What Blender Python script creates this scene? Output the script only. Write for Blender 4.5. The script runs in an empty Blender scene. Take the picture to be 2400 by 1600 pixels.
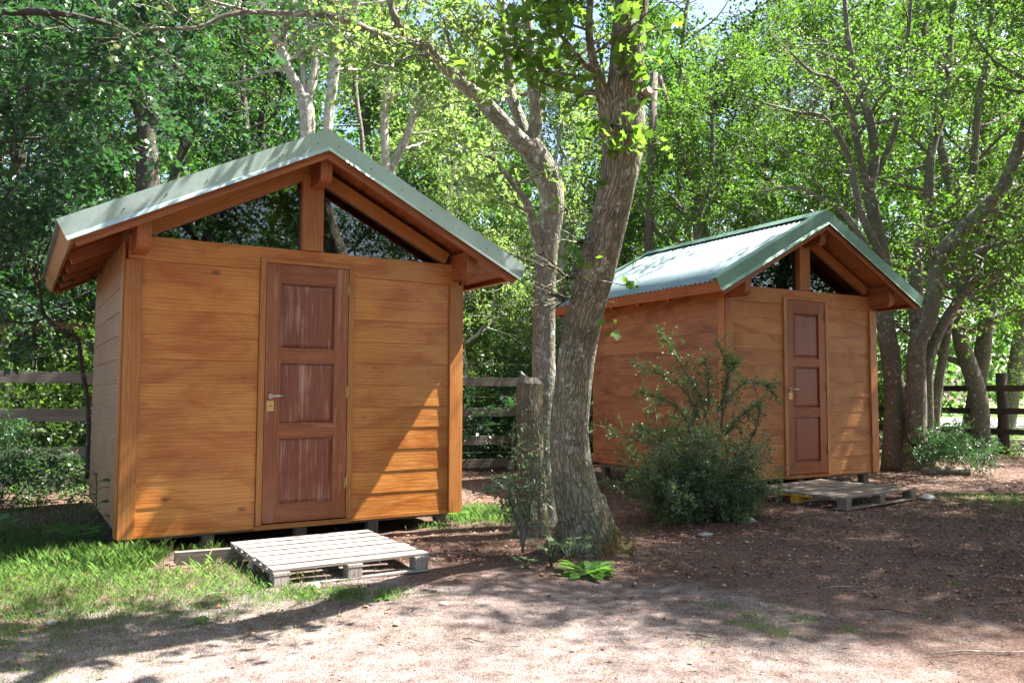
import bpy, math, random
import numpy as np
from mathutils import Vector, Matrix, noise as mnoise

S = bpy.context.scene
COL = S.collection
R = math.radians

# ---------------------------------------------------------------- camera, sky, sun, exposure
FPX, PITCH, ROLL, CAMH = 1901.8, 0.0625, 0.0037, 1.1817
cam_d = bpy.data.cameras.new('camera'); cam = bpy.data.objects.new('camera', cam_d); COL.objects.link(cam)
cam_d.sensor_width = 36; cam_d.lens = 36 * FPX / 2400; cam_d.clip_start = 0.05; cam_d.clip_end = 2000
cam.matrix_world = Matrix.Translation((0, 0, CAMH)) @ Matrix.Rotation(math.pi / 2 + PITCH, 4, 'X') @ Matrix.Rotation(ROLL, 4, 'Z')
S.camera = cam

SUN_AZ, SUN_EL = R(17), R(55.5)      # angle from +X towards +Y, elevation
sd = Vector((math.cos(SUN_EL) * math.cos(SUN_AZ), math.cos(SUN_EL) * math.sin(SUN_AZ), math.sin(SUN_EL)))
w = bpy.data.worlds.new('World'); S.world = w; w.use_nodes = True
nt = w.node_tree; bg = nt.nodes['Background']
sky = nt.nodes.new('ShaderNodeTexSky'); sky.sky_type = 'NISHITA'; sky.sun_disc = False
sky.sun_elevation = SUN_EL; sky.sun_rotation = math.pi / 2 - SUN_AZ
sky.air_density = 1.0; sky.dust_density = 2.5; sky.ozone_density = 1.0
nt.links.new(sky.outputs[0], bg.inputs[0]); bg.inputs[1].default_value = 0.062
sl = bpy.data.lights.new('sun', 'SUN'); sl.energy = 5.0; sl.angle = R(0.55); sl.color = (1.0, 0.95, 0.87)
so = bpy.data.objects.new('sun', sl); COL.objects.link(so)
so.rotation_euler = sd.to_track_quat('Z', 'Y').to_euler(); so.location = (6, 4, 12)
S.view_settings.view_transform = 'Standard'; S.view_settings.look = 'None'
S.view_settings.exposure = 2.5; S.view_settings.gamma = 1
S.cycles.max_bounces = 8; S.cycles.transmission_bounces = 6; S.cycles.transparent_max_bounces = 8
S.cycles.diffuse_bounces = 5; S.cycles.glossy_bounces = 3
S.cycles.sample_clamp_indirect = 6

# ---------------------------------------------------------------- helpers
def at(px, py, Y):
    """world point at depth Y on the ray of the photograph's pixel (2400 x 1600)"""
    a, b = px - 1200, py - 800
    u = (a * math.cos(ROLL) + b * math.sin(ROLL)) / FPX; v = -(-a * math.sin(ROLL) + b * math.cos(ROLL)) / FPX
    d = Vector((u, math.cos(PITCH) - v * math.sin(PITCH), math.sin(PITCH) + v * math.cos(PITCH)))
    return np.array((d.x * Y / d.y, Y, CAMH + d.z * Y / d.y))

def sstep(t): t = np.clip(t, 0, 1); return t * t * (3 - 2 * t)
def gz(x, y):
    x = np.asarray(x, float); y = np.asarray(y, float)
    z = .07 * sstep((x - .6) / 3) * sstep((y - 4.5) / 4)
    z = z + .012 * np.sin(x * 1.9 + .7 * y) * np.sin(y * 1.3 + 1) + .008 * np.sin(x * 4.3 - y * 2.1) + .004 * np.sin(x * 11 + 3) * np.sin(y * 9)
    z = z + .02 * np.exp(-((x - .58) ** 2 + (y - 6.3) ** 2) / .25)
    z = z + .03 * np.exp(-((x + 3.2) ** 2 + (y - 5.2) ** 2) / 1.2)
    fade = 1 - sstep((np.hypot(x - .5, y - 6) - 14) / 5)
    return z * fade

def tag(o, label=None, cat=None, group=None, kind=None):
    if label: o['label'] = label
    if cat: o['category'] = cat
    if group: o['group'] = group
    if kind: o['kind'] = kind
    return o
def empty(name, loc=(0, 0, 0), rz=0, **k):
    o = bpy.data.objects.new(name, None); COL.objects.link(o); o.empty_display_size = .2
    o.location = loc; o.rotation_euler = (0, 0, rz); return tag(o, **k)
def link(name, me, mat=None, parent=None, **k):
    if mat: me.materials.append(mat)
    o = bpy.data.objects.new(name, me); COL.objects.link(o); o.parent = parent
    return tag(o, **k)
def copy_tree(o, parent=None):
    c = o.copy(); COL.objects.link(c); c.parent = parent
    for ch in list(o.children): copy_tree(ch, c)
    return c

class MB:
    def __init__(s): s.v = []; s.f = []; s.uv = []; s.sm = []
    def poly(s, pts, g=(1, 0, 0), off=(0, 0), smooth=False):
        b = len(s.v); P = [Vector(p) for p in pts]; s.v += [tuple(p) for p in P]; s.f.append(tuple(range(b, b + len(P))))
        n = Vector((0, 0, 0))
        for i in range(len(P)): n += P[i].cross(P[(i + 1) % len(P)])
        n.normalize(); g = Vector(g).normalized()
        if abs(n.dot(g)) > .9:
            g2 = Vector((0, 0, 1)) if abs(n.z) < .9 else Vector((1, 0, 0)); k = .15
        else: g2 = g; k = 1
        t = n.cross(g2).normalized()
        for p in P: s.uv.append((p.dot(g2) * k + off[0], p.dot(t) + off[1]))
        s.sm.append(smooth)
    def solid(s, bottom, top, g, off=None):
        """prism between two equal polygons; vertices shared so bevels work"""
        off = off or (random.random() * 7, random.random() * 7)
        n = len(bottom); b = len(s.v); P = [Vector(p) for p in list(bottom) + list(top)]; s.v += [tuple(p) for p in P]
        faces = [tuple(reversed(range(n))), tuple(range(n, 2 * n))] + [(i, (i + 1) % n, n + (i + 1) % n, n + i) for i in range(n)]
        c = sum(P, Vector()) / len(P)
        g = Vector(g).normalized()
        nn = Vector((0, 0, 0)); 
        for i in range(n): nn += P[i].cross(P[(i + 1) % n])
        flip = nn.dot(sum(P[n:], Vector()) - sum(P[:n], Vector())) < 0
        for f in faces:
            if flip: f = tuple(reversed(f))
            s.f.append(tuple(b + i for i in f)); s.sm.append(False)
            m = Vector((0, 0, 0))
            for i in range(len(f)): m += P[f[i]].cross(P[f[(i + 1) % len(f)]])
            if m.length < 1e-12: m = Vector((0, 0, 1))
            m.normalize()
            if abs(m.dot(g)) > .8:
                g2 = Vector((0, 0, 1)) if abs(m.z) < .9 else Vector((1, 0, 0)); k = .15
            else: g2 = g; k = 1
            t = m.cross(g2).normalized()
            for i in f: s.uv.append((P[i].dot(g2) * k + off[0], P[i].dot(t) + off[1]))
    def box(s, lo, hi, g=None, off=None):
        (x0, y0, z0), (x1, y1, z1) = lo, hi
        if g is None:
            e = (abs(x1 - x0), abs(y1 - y0), abs(z1 - z0)); i = e.index(max(e)); g = [0, 0, 0]; g[i] = 1
        s.solid([(x0, y0, z0), (x1, y0, z0), (x1, y1, z0), (x0, y1, z0)], [(x0, y0, z1), (x1, y0, z1), (x1, y1, z1), (x0, y1, z1)], g, off)
    def tube(s, path, rad, n=8, rng=None, amp=.0, cap=True, power=1):
        P = np.array(path, float); r = np.array(rad, float); m = len(P)
        T = np.gradient(P, axis=0); T /= np.linalg.norm(T, axis=1)[:, None] + 1e-9
        a = np.array((1., 0, 0)) if abs(T[0][0]) < .8 else np.array((0, 1., 0))
        N = np.cross(T[0], a); N /= np.linalg.norm(N)
        b0 = len(s.v); L = 0; ph = rng.random(8) * 6.28 if rng is not None else np.zeros(8)
        ls = [0]
        for i in range(1, m): ls.append(ls[-1] + float(np.linalg.norm(P[i] - P[i - 1])))
        ang = np.arange(n) * 2 * math.pi / n
        for i in range(m):
            N = N - T[i] * N.dot(T[i]); N /= np.linalg.norm(N) + 1e-9; B = np.cross(T[i], N); l = ls[i]
            k = np.ones(n)
            if amp > 0:
                k = 1 + amp * (np.sin(3 * ang + ph[0] + l * 1.3) * .5 + np.sin(5 * ang + ph[1] - l * 2.1) * .35 + np.sin(2 * ang + ph[2] + l * 4) * .4 + np.sin(9 * ang + ph[3] + l * 7) * .22 + np.sin(ang + ph[4] + l * 9) * .25 * np.sin(l * 5 + ph[5]))
            ring = P[i] + (np.cos(ang) * r[i] * k)[:, None] * N + (np.sin(ang) * r[i] * k)[:, None] * B
            s.v += [tuple(q) for q in ring]
        r0 = float(max(r.mean(), 1e-3)); du = 2 * math.pi * r0 / n
        for i in range(m - 1):
            for j in range(n):
                j2 = (j + 1) % n
                s.f.append((b0 + i * n + j, b0 + i * n + j2, b0 + (i + 1) * n + j2, b0 + (i + 1) * n + j)); s.sm.append(True)
                s.uv += [(j * du, ls[i]), ((j + 1) * du, ls[i]), ((j + 1) * du, ls[i + 1]), (j * du, ls[i + 1])]
        if cap:
            for base, rev in ((b0, True), (b0 + (m - 1) * n, False)):
                f = tuple(range(base, base + n)); s.f.append(tuple(reversed(f)) if rev else f); s.sm.append(False)
                s.uv += [(0, 0)] * n
    def mesh(s, name):
        me = bpy.data.meshes.new(name); me.from_pydata(s.v, [], s.f); uv = me.uv_layers.new(name='UVMap')
        uv.data.foreach_set('uv', np.array(s.uv, dtype=np.float32).ravel())
        me.polygons.foreach_set('use_smooth', s.sm); me.update(); return me
    def build(s, name, mat, parent=None, bevel=0, **k):
        if parent is not None and parent.get('w'):
            l = parent.location; s.v = [(a - l.x, b - l.y, c - l.z) for a, b, c in s.v]
        o = link(name, s.mesh(name), mat, parent, **k)
        if bevel:
            m = o.modifiers.new('bevel', 'BEVEL'); m.width = bevel; m.segments = 2; m.limit_method = 'ANGLE'; m.angle_limit = R(40)
        return o

def catmull(pts, rad, per=6):
    P = np.array(pts, float); r = np.array(rad, float); n = len(P); out = []; ro = []
    for i in range(n - 1):
        p0, p1, p2, p3 = P[max(i - 1, 0)], P[i], P[i + 1], P[min(i + 2, n - 1)]
        for k in range(per):
            t = k / per
            out.append(.5 * (2 * p1 + (p2 - p0) * t + (2 * p0 - 5 * p1 + 4 * p2 - p3) * t * t + (3 * p1 - p0 - 3 * p2 + p3) * t ** 3))
            ro.append(r[i] + (r[i + 1] - r[i]) * t)
    out.append(P[-1]); ro.append(r[-1]); return np.array(out), np.array(ro)

# ---------------------------------------------------------------- materials
def newmat(name):
    m = bpy.data.materials.new(name); m.use_nodes = True; t = m.node_tree
    for n in list(t.nodes): t.nodes.remove(n)
    out = t.nodes.new('ShaderNodeOutputMaterial'); return m, t, out
def N(t, typ, **k):
    n = t.nodes.new(typ)
    for a, b in k.items():
        if a.startswith('i_'): n.inputs[a[2:].replace('_', ' ')].default_value = b
        else: setattr(n, a, b)
    return n
def ramp(t, fac, stops, interp='LINEAR'):
    n = t.nodes.new('ShaderNodeValToRGB'); n.color_ramp.interpolation = interp
    while len(n.color_ramp.elements) > 1: n.color_ramp.elements.remove(n.color_ramp.elements[-1])
    n.color_ramp.elements[0].position = stops[0][0]; n.color_ramp.elements[0].color = (*stops[0][1], 1)
    for p, c in stops[1:]:
        e = n.color_ramp.elements.new(p); e.color = (*c, 1)
    t.links.new(fac, n.inputs[0]); return n.outputs[0]
def mix(t, a, b, fac, mode='MIX'):
    n = t.nodes.new('ShaderNodeMix'); n.data_type = 'RGBA'; n.blend_type = mode; n.clamp_factor = True
    for sock, v in ((n.inputs[0], fac), (n.inputs[6], a), (n.inputs[7], b)):
        if isinstance(v, (int, float)): sock.default_value = v
        elif isinstance(v, tuple): sock.default_value = (*v, 1)
        else: t.links.new(v, sock)
    return n.outputs[2]
def math_(t, op, a, b=None, clamp=False):
    n = t.nodes.new('ShaderNodeMath'); n.operation = op; n.use_clamp = clamp
    for i, v in enumerate((a, b)):
        if v is None: continue
        if isinstance(v, (int, float)): n.inputs[i].default_value = v
        else: t.links.new(v, n.inputs[i])
    return n.outputs[0]
def noise_(t, vec, scale, detail=3, rough=.55, dist=0):
    n = N(t, 'ShaderNodeTexNoise'); n.inputs['Scale'].default_value = scale; n.inputs['Detail'].default_value = detail
    n.inputs['Roughness'].default_value = rough; n.inputs['Distortion'].default_value = dist
    if vec is not None: t.links.new(vec, n.inputs['Vector'])
    return n.outputs['Fac']
def mapped(t, vec, scale, loc=(0, 0, 0)):
    n = N(t, 'ShaderNodeMapping'); n.inputs['Scale'].default_value = scale; n.inputs['Location'].default_value = loc
    t.links.new(vec, n.inputs['Vector']); return n.outputs[0]
def bump(t, h, strength, dist=.01, normal=None):
    n = N(t, 'ShaderNodeBump'); n.inputs['Strength'].default_value = strength; n.inputs['Distance'].default_value = dist
    t.links.new(h, n.inputs['Height'])
    if normal is not None: t.links.new(normal, n.inputs['Normal'])
    return n.outputs[0]

def wood(name, cols, rough=.45, coat=.0, bmp=.5, blotch=.5, worn=None, freq=7, spec=.5, ringamt=.45):
    m, t, out = newmat(name)
    uv = N(t, 'ShaderNodeTexCoord').outputs['UV']; geo = N(t, 'ShaderNodeNewGeometry')
    rnd = geo.outputs['Random Per Island']
    comb = N(t, 'ShaderNodeCombineXYZ'); t.links.new(math_(t, 'MULTIPLY', rnd, 9.), comb.inputs[0]); t.links.new(math_(t, 'MULTIPLY', rnd, 37.), comb.inputs[1])
    va = N(t, 'ShaderNodeVectorMath', operation='ADD'); t.links.new(uv, va.inputs[0]); t.links.new(comb.outputs[0], va.inputs[1]); v = va.outputs[0]
    wv = N(t, 'ShaderNodeTexWave', wave_type='BANDS', bands_direction='Y', wave_profile='SAW')
    t.links.new(mapped(t, v, (.35, 1.6, 1)), wv.inputs['Vector'])
    wv.inputs['Scale'].default_value = freq; wv.inputs['Distortion'].default_value = 9; wv.inputs['Detail'].default_value = 2.5
    wv.inputs['Detail Scale'].default_value = .9; wv.inputs['Detail Roughness'].default_value = .5
    rings = wv.outputs['Fac']
    fine = noise_(t, mapped(t, v, (3, 160, 1)), 1.0, 3, .6)
    mid = noise_(t, mapped(t, v, (1.6, 24, 1)), 1.0, 4, .6, .6)
    g = math_(t, 'ADD', math_(t, 'MULTIPLY', rings, ringamt), math_(t, 'ADD', math_(t, 'MULTIPLY', fine, .3), math_(t, 'MULTIPLY', mid, .62)))
    g = math_(t, 'MULTIPLY', g, 1 / (ringamt + .92))
    c = ramp(t, g, [(.22, cols[2]), (.48, cols[1]), (.78, cols[0])])
    bl = noise_(t, mapped(t, v, (1.0, 2.4, 1)), 1.7, 5, .62, .8)
    c = mix(t, c, ramp(t, bl, [(.36, cols[3]), (.58, (1, 1, 1))]), blotch, 'MULTIPLY')
    isl = ramp(t, rnd, [(0, (.86, .84, .82)), (1, (1.06, 1.05, 1.03))])
    c = mix(t, c, isl, .9, 'MULTIPLY')
    kn = N(t, 'ShaderNodeTexVoronoi'); kn.inputs['Scale'].default_value = 1.0
    t.links.new(mapped(t, v, (1.7, 3.1, 1)), kn.inputs['Vector'])
    km = ramp(t, kn.outputs['Distance'], [(.035, (1, 1, 1)), (.075, (0, 0, 0))])
    c = mix(t, c, tuple(x * .35 for x in cols[2]), math_(t, 'MULTIPLY', km, .8))
    if worn:
        wn = noise_(t, mapped(t, v, (1.3, 34, 1)), 1.0, 4, .65); wb = noise_(t, mapped(t, v, (2.2, 5, 1)), 1.0, 3)
        wf = math_(t, 'MULTIPLY', math_(t, 'SUBTRACT', math_(t, 'ADD', wn, math_(t, 'MULTIPLY', wb, .7)), worn[1]), 4., True)
        c = mix(t, c, worn[0], math_(t, 'MULTIPLY', wf, .65))
    p = N(t, 'ShaderNodeBsdfPrincipled'); t.links.new(c, p.inputs['Base Color'])
    rr = math_(t, 'ADD', math_(t, 'MULTIPLY', mid, .3), rough - .12); t.links.new(rr, p.inputs['Roughness'])
    p.inputs['Specular IOR Level'].default_value = spec
    p.inputs['Coat Weight'].default_value = coat; p.inputs['Coat Roughness'].default_value = .25
    h = math_(t, 'ADD', math_(t, 'MULTIPLY', rings, .8), math_(t, 'MULTIPLY', fine, .6))
    t.links.new(bump(t, h, bmp, .0025), p.inputs['Normal']); t.links.new(p.outputs[0], out.inputs[0]); return m

def leafmat(name, c_lo, c_hi, trans, tw=.5, rough=.45, spec=.4, rare=None):
    m, t, out = newmat(name)
    geo = N(t, 'ShaderNodeNewGeometry'); rnd = geo.outputs['Random Per Island']
    st = [(0, c_lo), (.92 if rare else 1, c_hi)]
    if rare: st.append((.97, rare))
    c = ramp(t, rnd, st)
    pos = noise_(t, geo.outputs['Position'], 1.1, 2)
    c = mix(t, c, ramp(t, pos, [(.35, (.72, .8, .85)), (.65, (1.15, 1.1, .9))]), .8, 'MULTIPLY')
    d = N(t, 'ShaderNodeBsdfPrincipled'); t.links.new(c, d.inputs['Base Color']); d.inputs['Roughness'].default_value = rough; d.inputs['Specular IOR Level'].default_value = spec
    tr = N(t, 'ShaderNodeBsdfTranslucent')
    t.links.new(mix(t, c, trans, .75), tr.inputs[0])
    ms = N(t, 'ShaderNodeMixShader'); ms.inputs[0].default_value = tw
    t.links.new(d.outputs[0], ms.inputs[1]); t.links.new(tr.outputs[0], ms.inputs[2]); t.links.new(ms.outputs[0], out.inputs[0]); return m

def barkmat(name, dark, light, lichen=.0, scale=1., moss=0., bmp=1., furrow=1., base_moss=False, lc=(.55, .56, .52)):
    m, t, out = newmat(name)
    uv = N(t, 'ShaderNodeTexCoord').outputs['UV']; geo = N(t, 'ShaderNodeNewGeometry'); P = geo.outputs['Position']
    dist = N(t, 'ShaderNodeTexNoise'); dist.inputs['Scale'].default_value = 7; dist.inputs['Detail'].default_value = 3; t.links.new(P, dist.inputs['Vector'])
    v3 = N(t, 'ShaderNodeVectorMath', operation='SCALE'); t.links.new(dist.outputs['Color'], v3.inputs[0]); v3.inputs['Scale'].default_value = .06
    va = N(t, 'ShaderNodeVectorMath', operation='ADD'); t.links.new(uv, va.inputs[0]); t.links.new(v3.outputs[0], va.inputs[1])
    mv = mapped(t, va.outputs[0], (58 * scale, 13 * scale, 1))
    vo = N(t, 'ShaderNodeTexVoronoi', feature='DISTANCE_TO_EDGE'); t.links.new(mv, vo.inputs['Vector']); vo.inputs['Scale'].default_value = 1
    vo.voronoi_dimensions = '2D'
    crack = ramp(t, vo.outputs['Distance'], [(.0, (0, 0, 0)), (.22, (1, 1, 1))])
    crack = mix(t, crack, (1., 1., 1.), ramp(t, noise_(t, P, 9, 4, .6), [(.42, (0, 0, 0)), (.62, (.85, .85, .85))]))
    vo2 = N(t, 'ShaderNodeTexVoronoi', feature='DISTANCE_TO_EDGE'); vo2.voronoi_dimensions = '2D'; vo2.inputs['Scale'].default_value = 1
    t.links.new(mapped(t, va.outputs[0], (30 * scale, 5.5 * scale, 1), (3.3, 1.7, 0)), vo2.inputs['Vector'])
    crack = mix(t, crack, ramp(t, vo2.outputs['Distance'], [(.0, (.0, .0, .0)), (.16, (1, 1, 1))]), .85, 'MULTIPLY')
    fn = noise_(t, mapped(t, uv, (60, 25, 1)), 1., 4, .65)
    g = math_(t, 'ADD', math_(t, 'MULTIPLY', crack, .42 * furrow), math_(t, 'MULTIPLY', fn, 1.05 - .5 * furrow + .2))
    c = ramp(t, g, [(.12, dark), (.75, light)])
    big = noise_(t, P, 2.2, 4); c = mix(t, c, ramp(t, big, [(.35, (.72, .72, .68)), (.65, (1.15, 1.12, 1.05))]), .8, 'MULTIPLY')
    if moss:
        mn = noise_(t, P, 5, 5, .65); c = mix(t, c, (.10, .12, .03), math_(t, 'MULTIPLY', ramp(t, mn, [(.5, (0, 0, 0)), (.66, (1, 1, 1))]), moss))
    if lichen:
        ln = noise_(t, P, 16, 5, .7); lm = ramp(t, ln, [(.60 - .1 * lichen, (0, 0, 0)), (.66 - .1 * lichen, (1, 1, 1))])
        c = mix(t, c, lc, math_(t, 'MULTIPLY', lm, .75))
    if base_moss:
        sx = N(t, 'ShaderNodeSeparateXYZ'); t.links.new(P, sx.inputs[0])
        zf = ramp(t, math_(t, 'ADD', sx.outputs[2], math_(t, 'MULTIPLY', noise_(t, P, 6, 4), .5)), [(.35, (1, 1, 1)), (.72, (0, 0, 0))])
        xf = ramp(t, math_(t, 'ADD', math_(t, 'SUBTRACT', sx.outputs[0], .2), math_(t, 'MULTIPLY', noise_(t, P, 9, 4), .25)), [(.5, (0, 0, 0)), (.62, (1, 1, 1))])
        oc = ramp(t, noise_(t, P, 22, 4, .7), [(.42, (.05, .055, .018)), (.55, (.11, .075, .03)), (.64, (.20, .08, .025))])
        c = mix(t, c, oc, math_(t, 'MULTIPLY', zf, xf))
    p = N(t, 'ShaderNodeBsdfPrincipled'); t.links.new(c, p.inputs['Base Color']); p.inputs['Roughness'].default_value = .9; p.inputs['Specular IOR Level'].default_value = .25
    h = math_(t, 'ADD', math_(t, 'MULTIPLY', crack, furrow), math_(t, 'MULTIPLY', fn, .5))
    t.links.new(bump(t, h, bmp, .012), p.inputs['Normal']); t.links.new(p.outputs[0], out.inputs[0]); return m

def plain(name, col, rough=.5, metal=0., nz=.0, sc=20, bmp=.0):
    m, t, out = newmat(name); P = N(t, 'ShaderNodeTexCoord').outputs['Object']
    p = N(t, 'ShaderNodeBsdfPrincipled'); n = noise_(t, P, sc, 4, .6)
    t.links.new(ramp(t, n, [(.3, tuple(x * (1 - nz) for x in col)), (.7, tuple(min(1, x * (1 + nz)) for x in col))]), p.inputs['Base Color'])
    p.inputs['Roughness'].default_value = rough; p.inputs['Metallic'].default_value = metal
    if bmp: t.links.new(bump(t, n, bmp, .004), p.inputs['Normal'])
    t.links.new(p.outputs[0], out.inputs[0]); return m

M = {}
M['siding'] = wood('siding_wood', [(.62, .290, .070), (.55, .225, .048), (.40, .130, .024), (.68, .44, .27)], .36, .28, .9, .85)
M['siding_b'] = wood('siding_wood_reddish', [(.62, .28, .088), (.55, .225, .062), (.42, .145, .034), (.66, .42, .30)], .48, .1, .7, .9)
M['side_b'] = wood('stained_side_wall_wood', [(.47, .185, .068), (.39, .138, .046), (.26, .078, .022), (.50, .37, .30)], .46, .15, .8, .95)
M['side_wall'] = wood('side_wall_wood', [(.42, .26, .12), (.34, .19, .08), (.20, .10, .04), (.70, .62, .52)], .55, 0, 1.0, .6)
M['trim'] = wood('trim_wood', [(.48, .22, .06), (.41, .16, .038), (.29, .095, .02), (.75, .58, .46)], .42, .15, .5, .6)
M['beam'] = wood('beam_wood', [(.46, .165, .055), (.34, .10, .028), (.19, .048, .014), (.62, .45, .40)], .5, .1, .6, .7)
M['beam_b'] = wood('light_beam_wood', [(.55, .25, .085), (.46, .18, .05), (.30, .09, .022), (.72, .55, .45)], .5, .1, .5, .6)
M['door'] = wood('door_wood', [(.38, .132, .050), (.29, .088, .031), (.18, .045, .015), (.66, .52, .44)], .34, .18, .5, .7, worn=((.50, .30, .17), .92), freq=10)
M['door_panel'] = wood('door_panel_wood', [(.29, .080, .038), (.20, .050, .024), (.11, .026, .012), (.66, .52, .48)], .32, .25, .5, .7, worn=((.52, .33, .26), .86), freq=10)
M['door_b'] = wood('dark_door_wood', [(.46, .135, .034), (.35, .088, .020), (.19, .040, .010), (.6, .45, .4)], .38, .12, .5, .7, worn=((.40, .20, .12), 1.08), freq=10)
M['door_panel_b'] = wood('dark_door_panel_wood', [(.38, .085, .026), (.25, .048, .014), (.12, .022, .007), (.6, .45, .4)], .36, .15, .5, .6, worn=((.45, .26, .2), 1.12), freq=16, ringamt=1.2)
M['grey_wood'] = wood('weathered_wood', [(.27, .25, .22), (.20, .18, .155), (.11, .095, .08), (.7, .7, .7)], .85, 0, 1., .6, spec=.2)
M['pallet'] = wood('pallet_wood', [(.42, .38, .355), (.33, .295, .27), (.18, .15, .135), (.75, .72, .7)], .8, 0, .8, .5, spec=.2)
M['pallet_b'] = wood('brown_pallet_wood', [(.36, .30, .26), (.28, .225, .19), (.16, .12, .10), (.65, .6, .55)], .8, 0, .8, .7, spec=.2)
M['dark_fence'] = wood('dark_fence_wood', [(.13, .10, .085), (.09, .07, .06), (.045, .035, .03), (.6, .6, .6)], .85, 0, 1., .6, spec=.2)
M['red_rail'] = wood('red_rail_wood', [(.30, .12, .10), (.24, .09, .075), (.15, .05, .04), (.7, .7, .7)], .7, 0, .6, .5)
M['yellow'] = plain('yellow_paint', (.62, .33, .03), .6, 0, .2, 12, .2)
M['brass'] = plain('brass', (.55, .40, .16), .38, .9, .25, 60)
M['steel'] = plain('handle_steel', (.55, .53, .48), .28, 1., .1, 60)
M['black'] = plain('keyhole', (.01, .01, .01), .6)
M['wire'] = plain('fence_wire', (.16, .155, .145), .5, .6, .1, 30)
M['sign'] = plain('orange_sign', (.72, .14, .02), .6, 0, .1, 8)
M['sign_light'] = plain('orange_sign_print', (.85, .42, .2), .6, 0, .1, 8)
M['stone'] = plain('stone', (.36, .33, .31), .85, 0, .35, 9, .6)
M['pale_stone'] = plain('pale_stone', (.62, .56, .52), .8, 0, .2, 9, .4)
M['conc'] = plain('dark_footing', (.10, .09, .08), .9, 0, .3, 10, .5)

def metal(name, col, rough, spg):
    m, t, out = newmat(name); P = N(t, 'ShaderNodeTexCoord').outputs['Object']
    n1 = noise_(t, P, 2.3, 4, .6); n2 = noise_(t, P, 60, 3, .6)
    c = ramp(t, n1, [(.3, tuple(x * .82 for x in col)), (.7, tuple(min(1, x * 1.1) for x in col))])
    vo = N(t, 'ShaderNodeTexVoronoi'); vo.inputs['Scale'].default_value = 45; t.links.new(P, vo.inputs['Vector'])
    c = mix(t, c, vo.outputs['Color'], spg * .2, 'OVERLAY')
    dots = ramp(t, noise_(t, P, 16, 3, .7), [(.70, (0, 0, 0)), (.74, (1, 1, 1))]); c = mix(t, c, (.10, .09, .07), math_(t, 'MULTIPLY', dots, .5))
    p = N(t, 'ShaderNodeBsdfPrincipled'); t.links.new(c, p.inputs['Base Color']); p.inputs['Metallic'].default_value = .55
    t.links.new(math_(t, 'ADD', math_(t, 'MULTIPLY', n2, .15), rough), p.inputs['Roughness'])
    t.links.new(bump(t, n1, .25, .01), p.inputs['Normal']); t.links.new(p.outputs[0], out.inputs[0]); return m
M['flash'] = metal('galvanised_flashing', (.42, .52, .48), .28, .25)
M['flash_green'] = metal('green_flashing', (.17, .29, .235), .35, .1)
M['sheet'] = metal('corrugated_metal', (.27, .345, .35), .46, .15)

def glass():
    m, t, out = newmat('window_glass')
    fr = N(t, 'ShaderNodeFresnel'); fr.inputs[0].default_value = 1.5
    f = math_(t, 'ADD', math_(t, 'MULTIPLY', fr.outputs[0], 1.3), .06, True)
    tr = N(t, 'ShaderNodeBsdfTransparent'); tr.inputs[0].default_value = (.55, .57, .54, 1)
    gl = N(t, 'ShaderNodeBsdfGlossy'); gl.inputs['Roughness'].default_value = .01; gl.inputs[0].default_value = (1, 1, 1, 1)
    ms = N(t, 'ShaderNodeMixShader'); t.links.new(f, ms.inputs[0]); t.links.new(tr.outputs[0], ms.inputs[1]); t.links.new(gl.outputs[0], ms.inputs[2])
    t.links.new(ms.outputs[0], out.inputs[0]); return m
M['glass'] = glass()

M['leaf_dark'] = leafmat('leaf_bluish', (.028, .065, .032), (.055, .115, .050), (.06, .20, .03), .35, .38, .5)
M['leaf_mid'] = leafmat('leaf_mid_green', (.030, .070, .020), (.070, .130, .030), (.13, .32, .03), .45)
M['leaf_vivid'] = leafmat('leaf_vivid_green', (.035, .080, .016), (.085, .145, .026), (.17, .35, .035), .48)
M['leaf_pale'] = leafmat('leaf_pale_green', (.085, .120, .030), (.150, .190, .060), (.28, .46, .10), .52, rare=(.26, .14, .05))
M['leaf_maple'] = leafmat('leaf_maple_green', (.05, .11, .022), (.10, .17, .03), (.24, .46, .04), .5)
M['leaf_olive'] = leafmat('leaf_olive_green', (.08, .13, .08), (.16, .22, .14), (.20, .34, .12), .35, .35, .6)
M['leaf_shrub'] = leafmat('leaf_shrub_green', (.085, .135, .065), (.20, .26, .14), (.16, .32, .05), .4, .4, .5)
M['leaf_weed'] = leafmat('leaf_weed_green', (.06, .15, .03), (.10, .21, .045), (.22, .46, .06), .45, .4, .5)
M['grass'] = leafmat('grass_blade', (.10, .20, .045), (.22, .34, .11), (.26, .50, .10), .45, .5, .3, rare=(.50, .42, .26))
M['bark_big'] = barkmat('furrowed_bark', (.016, .015, .011), (.28, .265, .20), .25, 1., .35, 1.1, 1., True)
M['bark_lichen'] = barkmat('lichen_bark', (.05, .045, .038), (.30, .275, .23), .55, 1.1, .25, .9, .8)
M['bark_stump'] = barkmat('mossy_stump_bark', (.03, .025, .018), (.20, .165, .11), .25, 1., .9, .9, .8)
M['bark_pale'] = barkmat('pale_bark', (.13, .115, .095), (.42, .39, .34), .7, 1., .15, .5, .45)
M['bark_grey'] = barkmat('grey_bark', (.05, .043, .036), (.21, .19, .155), .2, .9, .3, .7, .6)
M['bark_dark'] = barkmat('dark_bark', (.02, .018, .015), (.10, .09, .075), .2, 1., .3, .7, .6)
M['pole'] = barkmat('pole_wood', (.05, .038, .034), (.17, .13, .12), 0, .7, 0, .3, .3)
M['cut'] = plain('cut_wood', (.27, .21, .16), .8, 0, .3, 18, .4)

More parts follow.
